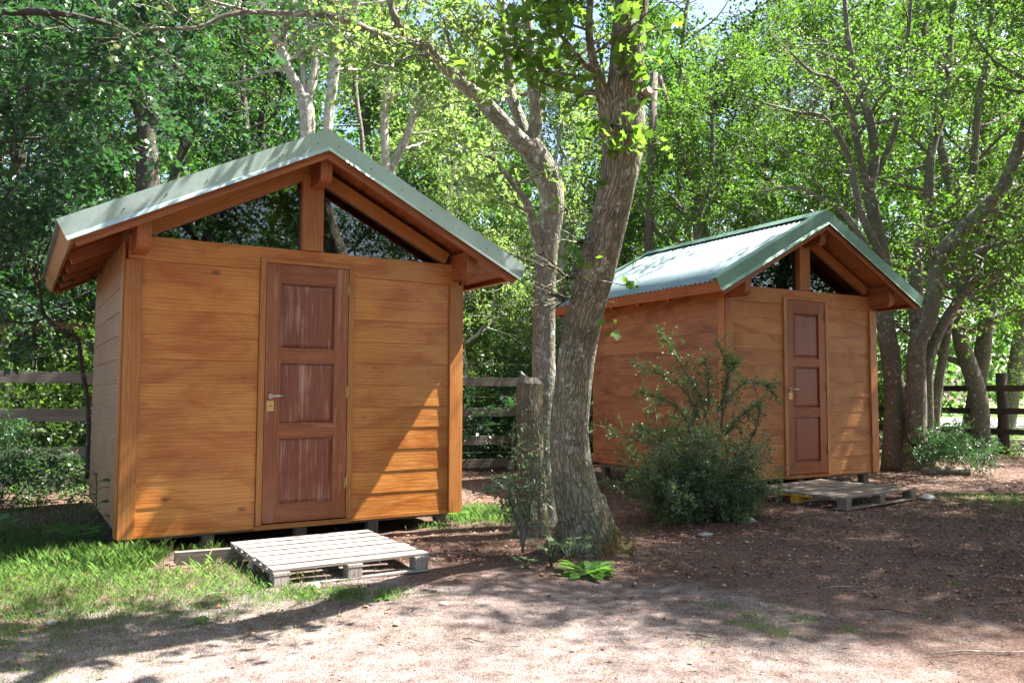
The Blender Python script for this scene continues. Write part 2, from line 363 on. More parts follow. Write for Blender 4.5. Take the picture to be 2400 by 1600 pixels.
def groundmat():
    m, t, out = newmat('bare_ground'); P = N(t, 'ShaderNodeTexCoord').outputs['Object']
    n1 = noise_(t, P, .7, 5, .6); n2 = noise_(t, P, 9, 5, .65); n3 = noise_(t, P, 70, 4, .7); n4 = noise_(t, P, 230, 3, .7)
    a = ramp(t, n4, [(.36, (.035, .026, .024)), (.5, (.175, .14, .132)), (.62, (.66, .60, .585))])
    b = ramp(t, n3, [(.36, (.038, .024, .020)), (.52, (.12, .082, .070)), (.68, (.33, .26, .23))])
    c = mix(t, a, b, ramp(t, n2, [(.38, (.2, .2, .2)), (.62, (.8, .8, .8))]))
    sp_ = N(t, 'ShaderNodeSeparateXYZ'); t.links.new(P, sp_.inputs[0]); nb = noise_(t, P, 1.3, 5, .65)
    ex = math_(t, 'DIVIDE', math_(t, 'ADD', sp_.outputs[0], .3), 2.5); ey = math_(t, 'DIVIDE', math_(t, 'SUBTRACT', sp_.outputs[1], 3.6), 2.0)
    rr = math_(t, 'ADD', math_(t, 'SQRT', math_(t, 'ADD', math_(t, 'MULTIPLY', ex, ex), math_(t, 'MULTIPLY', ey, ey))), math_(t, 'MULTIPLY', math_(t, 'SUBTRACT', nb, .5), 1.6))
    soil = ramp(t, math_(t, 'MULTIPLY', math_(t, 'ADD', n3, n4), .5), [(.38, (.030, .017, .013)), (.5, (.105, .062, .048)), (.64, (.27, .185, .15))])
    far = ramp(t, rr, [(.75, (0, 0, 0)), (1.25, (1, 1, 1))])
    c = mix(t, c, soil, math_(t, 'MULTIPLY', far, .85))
    c = mix(t, c, ramp(t, n1, [(.32, (.55, .48, .46)), (.62, (1.15, 1.13, 1.12))]), .85, 'MULTIPLY')
    p = N(t, 'ShaderNodeBsdfPrincipled'); t.links.new(c, p.inputs['Base Color']); p.inputs['Roughness'].default_value = .95; p.inputs['Specular IOR Level'].default_value = .15
    h = math_(t, 'ADD', n3, math_(t, 'ADD', math_(t, 'MULTIPLY', n4, .6), math_(t, 'MULTIPLY', n2, 2.)))
    t.links.new(bump(t, h, .8, .012), p.inputs['Normal']); t.links.new(p.outputs[0], out.inputs[0]); return m
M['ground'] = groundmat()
def lawnmat():
    m, t, out = newmat('lawn_grass'); P = N(t, 'ShaderNodeTexCoord').outputs['Object']
    n2 = noise_(t, P, 1.5, 5, .65); n3 = noise_(t, P, 30, 4, .7)
    c = mix(t, ramp(t, n3, [(.35, (.05, .10, .02)), (.65, (.16, .25, .05))]), ramp(t, n2, [(.35, (.7, .8, .7)), (.65, (1.2, 1.1, .9))]), .8, 'MULTIPLY')
    p = N(t, 'ShaderNodeBsdfPrincipled'); t.links.new(c, p.inputs['Base Color']); p.inputs['Roughness'].default_value = .9
    t.links.new(bump(t, n3, .8, .03), p.inputs['Normal']); t.links.new(p.outputs[0], out.inputs[0]); return m
M['lawn'] = lawnmat()
M['path'] = plain('pale_gravel', (.42, .40, .37), .9, 0, .2, 6, .3)
def littermat():
    m, t, out = newmat('leaf_litter'); rnd = N(t, 'ShaderNodeNewGeometry').outputs['Random Per Island']
    c = ramp(t, rnd, [(0, (.05, .022, .015)), (.25, (.14, .045, .022)), (.55, (.26, .095, .045)), (.8, (.34, .19, .11)), (.93, (.36, .27, .19)), (1, (.45, .23, .04))])
    p = N(t, 'ShaderNodeBsdfPrincipled'); t.links.new(c, p.inputs['Base Color']); p.inputs['Roughness'].default_value = .7
    t.links.new(p.outputs[0], out.inputs[0]); return m
M['litter'] = littermat()

# ---------------------------------------------------------------- leaves
T_DIAMOND = np.array([(0, 0, 0), (.42, .5, .10), (1, 0, 0), (.42, -.5, .10)])
T_OVATE = np.array([(0, 0, 0), (.22, .36, .06), (.5, .5, .09), (.8, .28, .04), (1, 0, -.05), (.8, -.28, .04), (.5, -.5, .09), (.22, -.36, .06)])
_mp = [(0, .04), (.05, .45), (.28, .42), (.30, .75), (.48, .42), (.62, .46), (.66, .26), (1.05, 0), (.66, -.26), (.62, -.46), (.48, -.42), (.30, -.75), (.28, -.42), (.05, -.45), (0, -.04)]
T_MAPLE = np.array([(a, b, .10 * abs(b)) for a, b in _mp])
T_LANCE = np.array([(0, 0, 0), (.3, .5, .08), (.65, .4, .05), (1, 0, -.1), (.65, -.4, .05), (.3, -.5, .08)])
def nrmz(a): return a / (np.linalg.norm(a, axis=-1, keepdims=True) + 1e-9)
def leafmesh(name, base, dr, nm, ln, wd, tpl=T_DIAMOND):
    dr = nrmz(dr); side = nrmz(np.cross(dr, nm)); nm = nrmz(np.cross(side, dr))
    k = len(tpl); n = len(base)
    V = base[:, None, :] + tpl[None, :, 0, None] * (dr * ln[:, None])[:, None, :] + tpl[None, :, 1, None] * (side * wd[:, None])[:, None, :] + tpl[None, :, 2, None] * (nm * ln[:, None])[:, None, :]
    V = V.reshape(-1, 3).astype(np.float32)
    me = bpy.data.meshes.new(name); me.vertices.add(n * k); me.vertices.foreach_set('co', V.ravel())
    me.loops.add(n * k); me.loops.foreach_set('vertex_index', np.arange(n * k, dtype=np.int32))
    me.polygons.add(n); me.polygons.foreach_set('loop_start', np.arange(n, dtype=np.int32) * k)
    me.update(calc_edges=True); me.validate(); return me
def sprays(name, anchors, dirs, rng, nleaf=12, L=.35, leaf=.06, ratio=.6, tpl=T_DIAMOND, droop=.25, flat=.45, jit=.25, phi=55):
    A = np.array(anchors, float); D = nrmz(np.array(dirs, float)); n = len(A)
    up = nrmz(np.array((0, 0, 1.)) + rng.normal(0, flat, (n, 3)))
    F = nrmz(D + np.array((0, 0, -droop))); Rr = nrmz(np.cross(F, up)); U = np.cross(Rr, F)
    t = (np.arange(nleaf) + .5) / nleaf
    sgn = np.where(np.arange(nleaf) % 2 == 0, 1., -1.)
    LL = L * rng.uniform(.6, 1.25, n)
    P = A[:, None, :] + F[:, None, :] * (LL[:, None] * t[None, :])[..., None] + np.array((0, 0, -1.)) * (droop * .5 * LL[:, None] * t[None, :] ** 2)[..., None]
    P = P + rng.normal(0, leaf * .35, P.shape)
    ph = R(phi) * (1 - .6 * t)
    ld = F[:, None, :] * np.cos(ph)[None, :, None] + Rr[:, None, :] * (np.sin(ph) * sgn)[None, :, None] + rng.normal(0, jit, P.shape)
    nn = U[:, None, :] + rng.normal(0, jit * 1.3, P.shape)
    ln = (leaf * rng.uniform(.45, 1.3, (n, nleaf))); wd = ln * ratio
    return leafmesh(name, P.reshape(-1, 3), ld.reshape(-1, 3), nn.reshape(-1, 3), ln.ravel(), wd.ravel(), tpl)

def grow(rng, mb, anchors, dirs, p, d, L, r, lvl, last, spec):
    n = 6; pts = [np.array(p, float)]; d = nrmz(np.array(d, float)); rad = [r]
    for i in range(n):
        d = nrmz(d + rng.normal(0, spec['wob'], 3) + np.array((0, 0, spec['up'][min(lvl, len(spec['up']) - 1)])) * .15)
        pts.append(pts[-1] + d * L / n); rad.append(max(r * (1 - .8 * (i + 1) / n), .003))
    if r > .002: mb.tube(pts, rad, n=7 if r > .03 else (5 if r > .012 else 3), cap=False)
    if lvl >= last:
        k = spec['an']
        for i in range(k):
            t = (i + rng.random()) / k * n; j = min(int(t), n - 1); q = pts[j] + (pts[j + 1] - pts[j]) * (t - j)
            dd = nrmz(pts[j + 1] - pts[j] + rng.normal(0, .7, 3)); anchors.append(q); dirs.append(dd)
        return
    k = spec['kids'][min(lvl, len(spec['kids']) - 1)]
    for i in range(k):
        t = (.25 + .75 * (i + rng.random() * .8) / k) * n; j = min(int(t), n - 1); q = pts[j] + (pts[j + 1] - pts[j]) * (t - j)
        dd = nrmz(pts[j + 1] - pts[j]); s = nrmz(np.cross(dd, rng.normal(0, 1, 3)))
        nd = nrmz(dd * .65 + s * rng.uniform(.6, 1.1)); nd[2] *= spec.get('flat', .7)
        grow(rng, mb, anchors, dirs, q, nd, L * rng.uniform(.45, .7), max(rad[j] * .55, .004), lvl + 1, last, spec)

def limb_kids(rng, mb, an, di, path, rad, count, L, spec, t0=.3, lvl=1, last=2, bias=(0, 0, 0)):
    n = len(path)
    for i in range(count):
        t = t0 + (1 - t0) * (i + rng.random()) / count; j = min(int(t * (n - 1)), n - 2)
        dd = nrmz(path[j + 1] - path[j]); s = nrmz(np.cross(dd, rng.normal(0, 1, 3)))
        nd = nrmz(dd * .5 + s * rng.uniform(.6, 1.2) + np.array(bias)); nd[2] *= spec.get('flat', .7)
        grow(rng, mb, an, di, path[j], nd, L * rng.uniform(.6, 1.2), max(min(rad[j] * .45, .03), .006), lvl, last, spec)
SPEC = dict(wob=.16, up=(.6, .3, .0), kids=(5, 5, 4), an=5, flat=.6)
# ---------------------------------------------------------------- ground
def axis(lo, hi, a, b, step):
    c = list(np.arange(a, b + 1e-6, step)); s = step; x = a
    left = []
    while x > lo: s *= 1.25; x -= s; left.append(max(x, lo))
    s = step; x = b; right = []
    while x < hi: s *= 1.25; x += s; right.append(min(x, hi))
    return np.array(left[::-1] + c + right)
def build_ground():
    xs = axis(-260, 260, -5, 7, .07); ys = axis(-60, 400, 1.5, 13, .07)
    X, Y = np.meshgrid(xs, ys); Z = gz(X, Y) + np.random.default_rng(3).normal(0, .0025, X.shape) * (np.hypot(X, Y - 6) < 9)
    V = np.stack([X, Y, Z], -1).reshape(-1, 3); nx, ny = len(xs), len(ys)
    i = np.arange(ny - 1)[:, None] * nx + np.arange(nx - 1)[None, :]; F = np.stack([i, i + 1, i + nx + 1, i + nx], -1).reshape(-1, 4)
    me = bpy.data.meshes.new('ground'); me.vertices.add(len(V)); me.vertices.foreach_set('co', V.ravel())
    me.loops.add(F.size); me.loops.foreach_set('vertex_index', F.ravel().astype(np.int32)); me.polygons.add(len(F))
    me.polygons.foreach_set('loop_start', np.arange(len(F), dtype=np.int32) * 4); me.update(calc_edges=True)
    me.polygons.foreach_set('use_smooth', [True] * len(F))
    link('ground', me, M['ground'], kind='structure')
build_ground()
def sheet(name, pts, z, mat):
    mb = MB(); mb.solid([(x, y, z - .05) for x, y in pts], [(x, y, z) for x, y in pts], (1, 0, 0)); return mb.build(name, mat, kind='structure')
sheet('lawn', [(4, 21), (60, 21), (90, 120), (-60, 120), (-30, 24), (-6, 22)], .008, M['lawn'])
sheet('gravel_path', [(-20, 29), (10, 29.5), (40, 26), (60, 24), (60, 38), (20, 40), (-20, 38)], .012, M['path'])

# ---------------------------------------------------------------- cabins
def cabin(root, W, D, dl, dr, mt, seed):
    random.seed(seed)
    HB, ZA, ZE, OV, OF, OB = 2.154, 3.049, 2.146, .443, .377, .339
    c = W / 2; sl_ = (ZA - ZE) / (c + OV); th = math.atan(sl_); ct, st = math.cos(th), math.sin(th)
    ztop = lambda u: ZA - sl_ * abs(u - c)
    def sq(side, t0, t1, inset=0., apex=0., square=True):
        """profile in (u,z) of a layer t0..t1 below the roof's top surface on one slope"""
        ue = c + side * (c + OV); sgn = side
        def eave(t, ins): return (ue - sgn * (t * st + ins * ct), ZE - t * ct + ins * st)
        a0 = (c + sgn * apex, ZA - t0 / ct - sl_ * apex); a1 = (c + sgn * apex, ZA - t1 / ct - sl_ * apex)
        return [a0, eave(t0, inset), eave(t1, inset), a1]
    def lay(mb, side, t0, t1, d0, d1, inset=0., apex=0.):
        q = sq(side, t0, t1, inset, apex); mb.solid([(u, d0, z) for u, z in q], [(u, d1, z) for u, z in q], (side * ct, 0, -st))
    def siding(mb, org, dr_, out_, L, z0, z1, step=.18, lap=.012, i0=0):
        z = z0; o = Vector(org); dr_ = Vector(dr_); out_ = Vector(out_)
        while z < z1 - .01:
            zt = min(z + step, z1)
            prof = [(.0, z), (lap, z), (lap - .006, zt + (.004 if zt < z1 else 0)), (.0, zt + (.004 if zt < z1 else 0))]
            def P(l, a, zz): return o + dr_ * l + out_ * a + Vector((0, 0, zz))
            mb.solid([P(0, a, zz) for a, zz in prof], [P(L, a, zz) for a, zz in prof], dr_); z = zt
    zt0 = 1.975
    # walls (thin cores with an inner face) --------------------------------
    def panel(name, u0, u1):
        mb = MB(); mb.box((u0, .0, .01), (u1, .05, zt0), (1, 0, 0)); siding(mb, (u0, 0, 0), (1, 0, 0), (0, -1, 0), u1 - u0, 0, zt0)
        mb.box((u0 + .002, -.014, -.032), (u1 - .002, .03, -.001)); return mb.build(name, mt['siding'], root, .0015)
    panel('front_wall', .1, dl - .052); panel('front_wall', dr + .052, W - .1)
    mb = MB(); pr = [(0, zt0 - .003), (dl - .052, zt0 - .003), (dl - .052, 2.07), (dr + .052, 2.07), (dr + .052, zt0 - .003), (W, zt0 - .003), (W, HB), (0, HB)]
    pr = [(.0, zt0 + .001)] + pr[1:]; pr[0] = (.002, zt0 + .001); pr[1] = (dl - .052, zt0 + .001); pr[4] = (dr + .052, zt0 + .001); pr[5] = (W - .002, zt0 + .001); pr[6] = (W - .002, HB); pr[7] = (.002, HB)
    mb.solid([(u, -.017, z) for u, z in pr], [(u, .05, z) for u, z in pr], (1, 0, 0)); header = mb.build('header_board', mt['siding'], root, .002)
    mb = MB()
    for k in range(6):
        u = .15 + (W - .3) * k / 5; mb = MB(); mb.tube([(u, -.0165, HB - .045), (u, -.0195, HB - .045)], [.005, .005], 6); mb.build('nail', M['black'], header)
    for side in (0, 1):
        mb = MB(); uu = 0 if side == 0 else W; o = -1 if side == 0 else 1
        x0, x1 = (uu, uu + .05) if side == 0 else (uu - .05, uu)
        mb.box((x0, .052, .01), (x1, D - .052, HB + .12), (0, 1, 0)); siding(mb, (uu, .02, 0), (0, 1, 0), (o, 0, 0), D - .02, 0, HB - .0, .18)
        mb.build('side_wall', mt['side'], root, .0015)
    mb = MB(); g = [(0.003, 0.01), (W - .003, 0.01), (W - .003, ztop(0) - .17), (c, ZA - .16), (.003, ztop(0) - .17)]
    mb.solid([(u, D - .05, z) for u, z in g], [(u, D, z) for u, z in g], (1, 0, 0)); siding(mb, (0, D, 0), (1, 0, 0), (0, 1, 0), W, 0, HB)
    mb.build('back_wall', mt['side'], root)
    mb = MB(); mb.box((.06, .06, -.06), (W - .06, D - .06, -.005)); mb.build('floor', M['grey_wood'], root)
    # corner posts
    for (a, b) in ((-.018, .098), (W - .098, W + .018)):
        mb = MB(); mb.box((a, -.036, -.03), (b, .05, HB - (.0 if a < 0 else .0) - .18)); mb.box((a, -.036, HB - .181), (b, .05, HB - .02)) if False else None
        mb.build('corner_post', M['trim'] if root.get('v') == 1 else mt['trim'], root, .003)
        mb = MB(); sx = (-.034, -.019) if a < 0 else (W + .019, W + .034)
        mb.box((sx[0], -.03, -.02), (sx[1], .07, HB - .06)); mb.build('corner_trim', mt['trim'], root, .002)
    # king post, sill, gable rafters, glass
    mb = MB(); mb.box((c - .088, -.045, HB + .002), (c + .085, .06, ZA - .27)); mb.build('king_post', mt['king'], root, .003)
    for s_ in (-1, 1):
        mb = MB(); lay(mb, s_, .155, .255, -.03, .05, OV / ct + .04); mb.build('gable_rafter', mt['king'], root, .002)
        q = [(c + s_ * .08, HB + .001), (c + s_ * (c - .02), HB + .001), (c + s_ * (c - .02), ztop(0) - .19), (c + s_ * .08, ZA - .2)]
        mb = MB(); mb.solid([(u, .018, z) for u, z in q], [(u, .023, z) for u, z in q], (1, 0, 0)); mb.build('window_pane', M['glass'], root)
    # inner truss seen through the glass
    mb = MB()
    for s_ in (-1, 1):
        for d in (1.0, D - .35):
            lay(mb, s_, .14, .23, d, d + .05, OV / ct + .06)
            x = c + s_ * .55; mb.solid([(c + s_ * .03, d + .001, 2.35), (c + s_ * .03, d + .001, 2.27), (x + s_ * .1, d + .001, 2.62), (x + s_ * .02, d + .001, 2.66)], [(c + s_ * .03, d + .045, 2.35), (c + s_ * .03, d + .045, 2.27), (x + s_ * .1, d + .045, 2.62), (x + s_ * .02, d + .045, 2.66)], (s_ * .8, 0, .6))
    for d in (1.0, D - .35): mb.box((.06, d - .002, 2.02), (W - .06, d + .052, 2.12)); mb.box((c - .04, d - .003, 2.12), (c + .04, d + .047, ZA - .25))
    mb.build('roof_truss', M['beam_b'], root)
    # purlin beams with rounded noses
    def beam(u0, u1, zb, zt, name):
        n0 = -.30; ch = .07
        prof = [(D + .25, zb), (n0 + ch, zb)] + [(n0 + ch - ch * math.sin(a), zb + ch - ch * math.cos(a)) for a in (R(25), R(50), R(72))] + [(n0, zb + ch * 1.05), (n0, zt), (D + .25, zt)]
        mb = MB(); mb.solid([(u0, d, z) for d, z in prof], [(u1, d, z) for d, z in prof], (0, 1, 0)); mb.build(name, mt['beam'], root, .004)
    bt = ztop(.03) - .125 / ct - .004
    beam(.02, .115, 2.005, min(bt, 2.235), 'eave_beam'); beam(W - .075, W + .02, 2.005, min(bt, 2.235), 'eave_beam'); beam(c - .03, c + .065, 2.66, ZA - .20, 'ridge_beam')
    # roof: soffit planks, rafters, barge boards, fascias
    mb = MB(); d = -OF + .06
    for s_ in (-1, 1):
        n = 14; q0 = (D + OB + OF - .06) ; 
        Lr = (c + OV) / ct
        k = 0; x = .0
        while x < Lr - .02:
            x1 = min(x + .105, Lr - .02); 
            def pt(l, t): return (c + s_ * (l * ct - t * st), ZA - l * st - t * ct)
            ga = .002; q = [pt(max(x, .03) + ga, .085), pt(x1 - ga, .085), pt(x1 - ga, .105), pt(max(x, .03) + ga, .105)]
            if x1 > .05: mb.solid([(u, d, z) for u, z in q], [(u, D + OB - .03, z) for u, z in q], (0, 1, 0))
            x = x1
    mb.build('soffit', mt['soffit'], root)
    for s_ in (-1, 1):
        for d in np.linspace(.55, D + OB - .12, 5):
            mb = MB(); lay(mb, s_, .1065, .20, d, d + .05, .035, .12); mb.build('rafter', mt['beam'], root, .002)
        for dd in (-OF + .004, D + OB - .034):
            mb = MB(); lay(mb, s_, .012, .195, dd, dd + .03, .012); mb.build('barge_board', mt['beam'], root, .002)
        q = sq(s_, .02, .15, -.012); u1, z1 = q[1]; u2, z2 = q[2]
        mb = MB(); pr = [(u1, z1), (u2, z2), (u2 - s_ * .024 * ct, z2 + .024 * st), (u1 - s_ * .024 * ct, z1 + .024 * st)]
        mb.solid([(u, -OF - .002, z) for u, z in pr], [(u, D + OB, z) for u, z in pr], (0, 1, 0)); mb.build('fascia', mt['fascia'], root, .002)
        # corrugated sheet
        mb = MB(); wl = .076; nn = int((D + OB + OF - .03) / wl * 8); ds = np.linspace(-OF + .015, D + OB - .015, nn); b = 0
        rows = []
        for l in (0., .33, .66, 1.):
            Ls = (c + OV) / ct + .035; rows.append([(c + s_ * (l * Ls * ct - 0), dd, ZA - .005 - l * Ls * st - .010 + .009 * math.sin(dd / wl * 6.2832)) for dd in ds])
        for r_ in rows: mb.v += r_
        for i in range(3):
            for j in range(nn - 1):
                f = (i * nn + j, i * nn + j + 1, (i + 1) * nn + j + 1, (i + 1) * nn + j)
                mb.f.append(f if s_ > 0 else f[::-1]); mb.uv += [(0, 0)] * 4; mb.sm.append(True)
        o = mb.build('roof_sheet', mt['sheet'], root); sm = o.modifiers.new('thick', 'SOLIDIFY'); sm.thickness = .0015
        # verge flashing: top leg, face, turned-out lip
        for dd, dirn in ((-OF, -1), (D + OB, 1)):
            mb = MB(); f0, f1 = dd + dirn * .004, dd + dirn * .007
            a, b2 = min(f0, f1), max(f0, f1); lay(mb, s_, -.012, .112, a, b2, -.03)
            e0, e1 = (dd - dirn * .13, dd + dirn * .004); lay(mb, s_, -.012, -.009, min(e0, e1), max(e0, e1), -.03)
            q = sq(s_, .1105, .1145, -.03)
            q2 = sq(s_, .140, .144, -.03)
            fo = dd + dirn * .0065; f3 = dd + dirn * .028
            mb.solid([(u, fo, z) for u, z in q], [(u, f3, z) for u, z in q2], (1, 0, 0))
            vf = mb.build('verge_flashing', mt['flash'], root)
            if dd < 0:
                for j in range(6):
                    l = .12 + j * .30; uu, zz = c + s_ * l * ct - s_ * .05 * st, ZA - l * st - .06; mb = MB(); mb.tube([(uu, dd - .006, zz), (uu, dd - .0125, zz)], [.006, .005], 6); mb.build('screw', M['wire'], vf)
    mb = MB()
    for s_ in (-1, 1):
        q = [(c, ZA + .018), (c + s_ * .16, ZA + .018 - .16 * sl_), (c + s_ * .16, ZA + .015 - .16 * sl_), (c, ZA + .015)]
        mb.solid([(u, -OF + .0, z) for u, z in q], [(u, D + OB, z) for u, z in q], (0, 1, 0))
    mb.build('ridge_cap', mt['flash'], root)
    # door
    mb = MB()
    mb.box((dl - .05, -.03, -.005), (dl - .004, .04, 2.068)); mb.box((dr + .004, -.03, -.005), (dr + .05, .04, 2.068))
    mb.box((dl - .0035, -.029, 2.034), (dr + .0035, .04, 2.067)); fr = mb.build('door_frame', mt['trim'], root, .003)
    mb = MB(); mb.box((dl - .06, -.022, -.045), (dr + .06, .05, -.006)); mb.build('door_sill', mt['trim'], root, .003)
    dw = dr - dl; stl = .105; rails = [(.0, .125), (.665, .755), (1.255, 1.345), (1.885, 1.995)]
    mb = MB(); y0, y1 = -.024, .012; zb = .005
    mb.box((dl, y0, zb), (dl + stl, y1, 2.03)); mb.box((dr - stl, y0, zb), (dr, y1, 2.03))
    for i, (a, b) in enumerate(rails): mb.box((dl + stl, y0 + .001, zb + a), (dr - stl, y1 - .001, zb + b + (.03 if i == 3 else 0)), (1, 0, 0))
    door = mb.build('door', mt['door'], root, .002)
    for i in range(3):
        a, b = zb + rails[i][1], zb + rails[i + 1][0]; x0, x1 = dl + stl, dr - stl
        mb = MB(); mb.box((x0 + .0005, -.008, a + .0005), (x1 - .0005, .006, b - .0005), (0, 0, 1))
        # raised field
        f = .045; mb.solid([(x0 + .018, -.008, a + .018), (x1 - .018, -.008, a + .018), (x1 - .018, -.008, b - .018), (x0 + .018, -.008, b - .018)], [(x0 + f, -.017, a + f), (x1 - f, -.017, a + f), (x1 - f, -.017, b - f), (x0 + f, -.017, b - f)], (0, 0, 1))
        mb.build('door_panel', mt['panel'], door)
        mb = MB(); m_ = .012
        for q in (((x0, a), (x0 + m_, b)), ((x1 - m_, a), (x1, b)), ((x0 + m_, a), (x1 - m_, a + m_)), ((x0 + m_, b - m_), (x1 - m_, b))):
            mb.box((q[0][0], -.0275, q[0][1]), (q[1][0], -.0075, q[1][1]))
        mb.build('panel_moulding', mt['door'], door, .003)
    hz = .985; hx = dl + .048
    mb = MB(); mb.tube([(hx, -.0245, hz), (hx, -.031, hz)], [.021, .019], 16); mb.tube([(hx, -.03, hz), (hx, -.062, hz)], [.009, .009], 10)
    mb.tube([(hx - .004, -.062, hz), (hx + .04, -.065, hz + .004), (hx + .105, -.062, hz - .002)], [.0105, .009, .0075], 10); mb.build('door_handle', M['steel'], door)
    mb = MB(); mb.box((hx - .03, -.0265, hz - .115), (hx + .025, -.0235, hz - .035)); lp = mb.build('lock_plate', M['brass'], door, .001)
    mb = MB(); mb.tube([(hx - .002, -.0262, hz - .072), (hx - .002, -.0275, hz - .072)], [.005, .005], 8); mb.box((hx - .009, -.0275, hz - .079), (hx + .011, -.0263, hz - .074)); mb.build('keyhole', M['black'], lp)
    for z in (.28, 1.02, 1.86):
        mb = MB(); x = dr + .002; mb.tube([(x, -.034, z - .05), (x, -.034, z + .05)], [.0065, .0065], 8); mb.tube([(x, -.034, z + .05), (x, -.034, z + .058)], [.0045, .003], 8)
        mb.box((x - .014, -.0262, z - .045), (x + .012, -.0235, z + .045)); mb.build('hinge', M['brass'], door)
    # footings
    gzr = lambda u, d: float(gz(*(root.matrix_world @ Vector((u, d, 0)))[:2]))
    for u, d in ((.1, .12), (.62, .1), (c - .02, .1), (W - .75, .12), (W - .12, .1), (.1, D - .15), (c, D - .15), (W - .12, D - .15), (.1, D / 2)):
        mb = MB(); mb.box((u - .045, d - .045, -root.location.z - .08), (u + .045, d + .045, -.061)); mb.build('footing_post', M['grey_wood'] if d < .2 else M['conc'], root, .003)

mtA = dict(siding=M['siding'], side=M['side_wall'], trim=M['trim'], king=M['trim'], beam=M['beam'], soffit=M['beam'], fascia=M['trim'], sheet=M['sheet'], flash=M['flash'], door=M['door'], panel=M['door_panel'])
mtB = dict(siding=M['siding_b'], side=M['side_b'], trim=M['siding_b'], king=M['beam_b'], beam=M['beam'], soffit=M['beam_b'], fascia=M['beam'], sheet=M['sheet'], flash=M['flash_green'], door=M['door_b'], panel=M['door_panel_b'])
c1 = empty('wooden_cabin', (-2.783, 5.825, .159), .5511, label='nearer honey-coloured wooden cabin with galvanised grey roof edge and worn reddish door', cat='cabin')
c2 = empty('wooden_cabin', (2.358, 8.978, .241), .5102, label='farther orange-brown wooden cabin with green roof edge, behind the spiky shrub', cat='cabin')
bpy.context.view_layer.update()
cabin(c1, 2.70, 2.5, .994, 1.664, mtA, 5); cabin(c2, 2.51, 2.53, .95, 1.602, mtB, 9)
for o in c2.children:
    if o.name.startswith('door') and not o.get('label'): pass

# ---------------------------------------------------------------- pallets
def pallet(name, A, L, Wd, ang, mat, nsl, label, yellow=False, z0=0., gap=.046):
    random.seed(nsl + 3)
    r = empty(name, (A[0], A[1], z0), ang, label=label, cat='pallet')
    for i in range(nsl):
        w_ = Wd / nsl; y = i * w_; dz = random.uniform(-.001, .002)
        mb = MB(); x0 = random.uniform(-.012, .012); mb.box((x0, y + gap / 2, .100 + dz), (L + random.uniform(-.012, .012), y + w_ - gap / 2, .119 + dz), (1, 0, 0)); mb.build('deck_slat', mat, r, .002)
    for j, x in enumerate((.002, L / 2 - .05, L - .102)):
        mb = MB(); mb.box((x, .004, .08), (x + .1, Wd - .004, .0995)); mb.build('stringer_board', M['yellow'] if (yellow and False) else mat, r, .002)
        for k, y in enumerate((.006, Wd / 2 - .05, Wd - .105)):
            mb = MB(); mb.box((x + .003, y, .018), (x + .095, y + .1, .0795)); mb.build('block', M['yellow'] if (yellow and j == 0 and k == 1) else mat, r, .003, **({'label': 'yellow painted block'} if yellow and j == 0 and k == 1 else {}))
    for k, y in enumerate((.006, Wd / 2 - .05, Wd - .105)):
        mb = MB(); mb.box((.0, y - .002, .001), (L, y + .098, .0175)); mb.build('bottom_board', mat, r, .002)
    if yellow:
        mb = MB(); mb.box((-.006, Wd * .32, .08), (.0015, Wd * .72, .0995)); mb.build('painted_edge', M['yellow'], r, label='yellow painted edge strip')
    return r
pA = at(642, 1322, 4.9); pallet('pallet', (pA[0], pA[1] - .0), 1.03, 1.09, .56, M['pallet'], 7, 'pale bleached slatted pallet lying on the ground as a step before the nearer cabin', z0=.0)
pB = at(1990, 1177, 7.75); pallet('pallet', (pB[0] - .02, pB[1]), 1.36, 1.12, .66, M['pallet_b'], 8, 'brown weathered pallet with a yellow block, at the door of the farther cabin', True, z0=float(gz(pB[0], pB[1])) + .01, gap=.034)

# ---------------------------------------------------------------- trees
SHX, SHY = sd.x / sd.z, sd.y / sd.z
PATCH = [(-1.55, 5.25, 1.15, .75, 1.), (-3.0, 5.0, 1.0, .42, .95), (0.45, 3.55, 1.7, .6, .97), (2.3, 3.7, 1.3, .33, .8), (-1.2, 6.95, .6, .45, 1.), (.3, 9.6, 1.5, 1.5, .75), (-.5, 7.1, .5, .4, .8)]
def open_gaps(an, di, off=(0, 0, 0), seed=1):
    """leave the crowns open where the sun reaches the clearing"""
    if len(an) == 0: return an, di
    A = np.array(an); D = np.array(di); z = A[:, 2]; gx = A[:, 0] + off[0] - z * SHX; gy = A[:, 1] + off[1] - z * SHY; rg = np.random.default_rng(seed); keep = np.ones(len(A), bool)
    for x, y, rx, ry, p in PATCH: keep &= ~((((gx - x) / rx) ** 2 + ((gy - y) / ry) ** 2 < 1) & (rg.random(len(A)) < p))
    return A[keep], D[keep]
def limb(pixels, depths, wpx, extra=None):
    """path from pixel centres, depth and trunk width in photo pixels"""
    pts = []; rad = []
    for i, (px, py) in enumerate(pixels):
        Y = depths[i] if isinstance(depths, (list, tuple)) else depths
        pts.append(at(px, py, Y)); wv = wpx[i] if isinstance(wpx, (list, tuple)) else wpx; rad.append(wv * Y / FPX / 2)
    return catmull(pts, rad, 7)
def dpth(pixels, y0, y1):
    n = len(pixels); return [y0 + (y1 - y0) * i / (n - 1) for i in range(n)]
def leaves_part(root, an, di, seed, mat, name='crown', **k):
    if len(an) == 0: return None
    an, di = open_gaps(an, di, (0, 0, 0) if root.get('w') else tuple(root.location))
    if len(an) == 0: return None
    if root.get('w'): an = np.array(an) - np.array(root.location)
    me = sprays(name, an, di, np.random.default_rng(seed), **k); return link(name, me, mat, root)

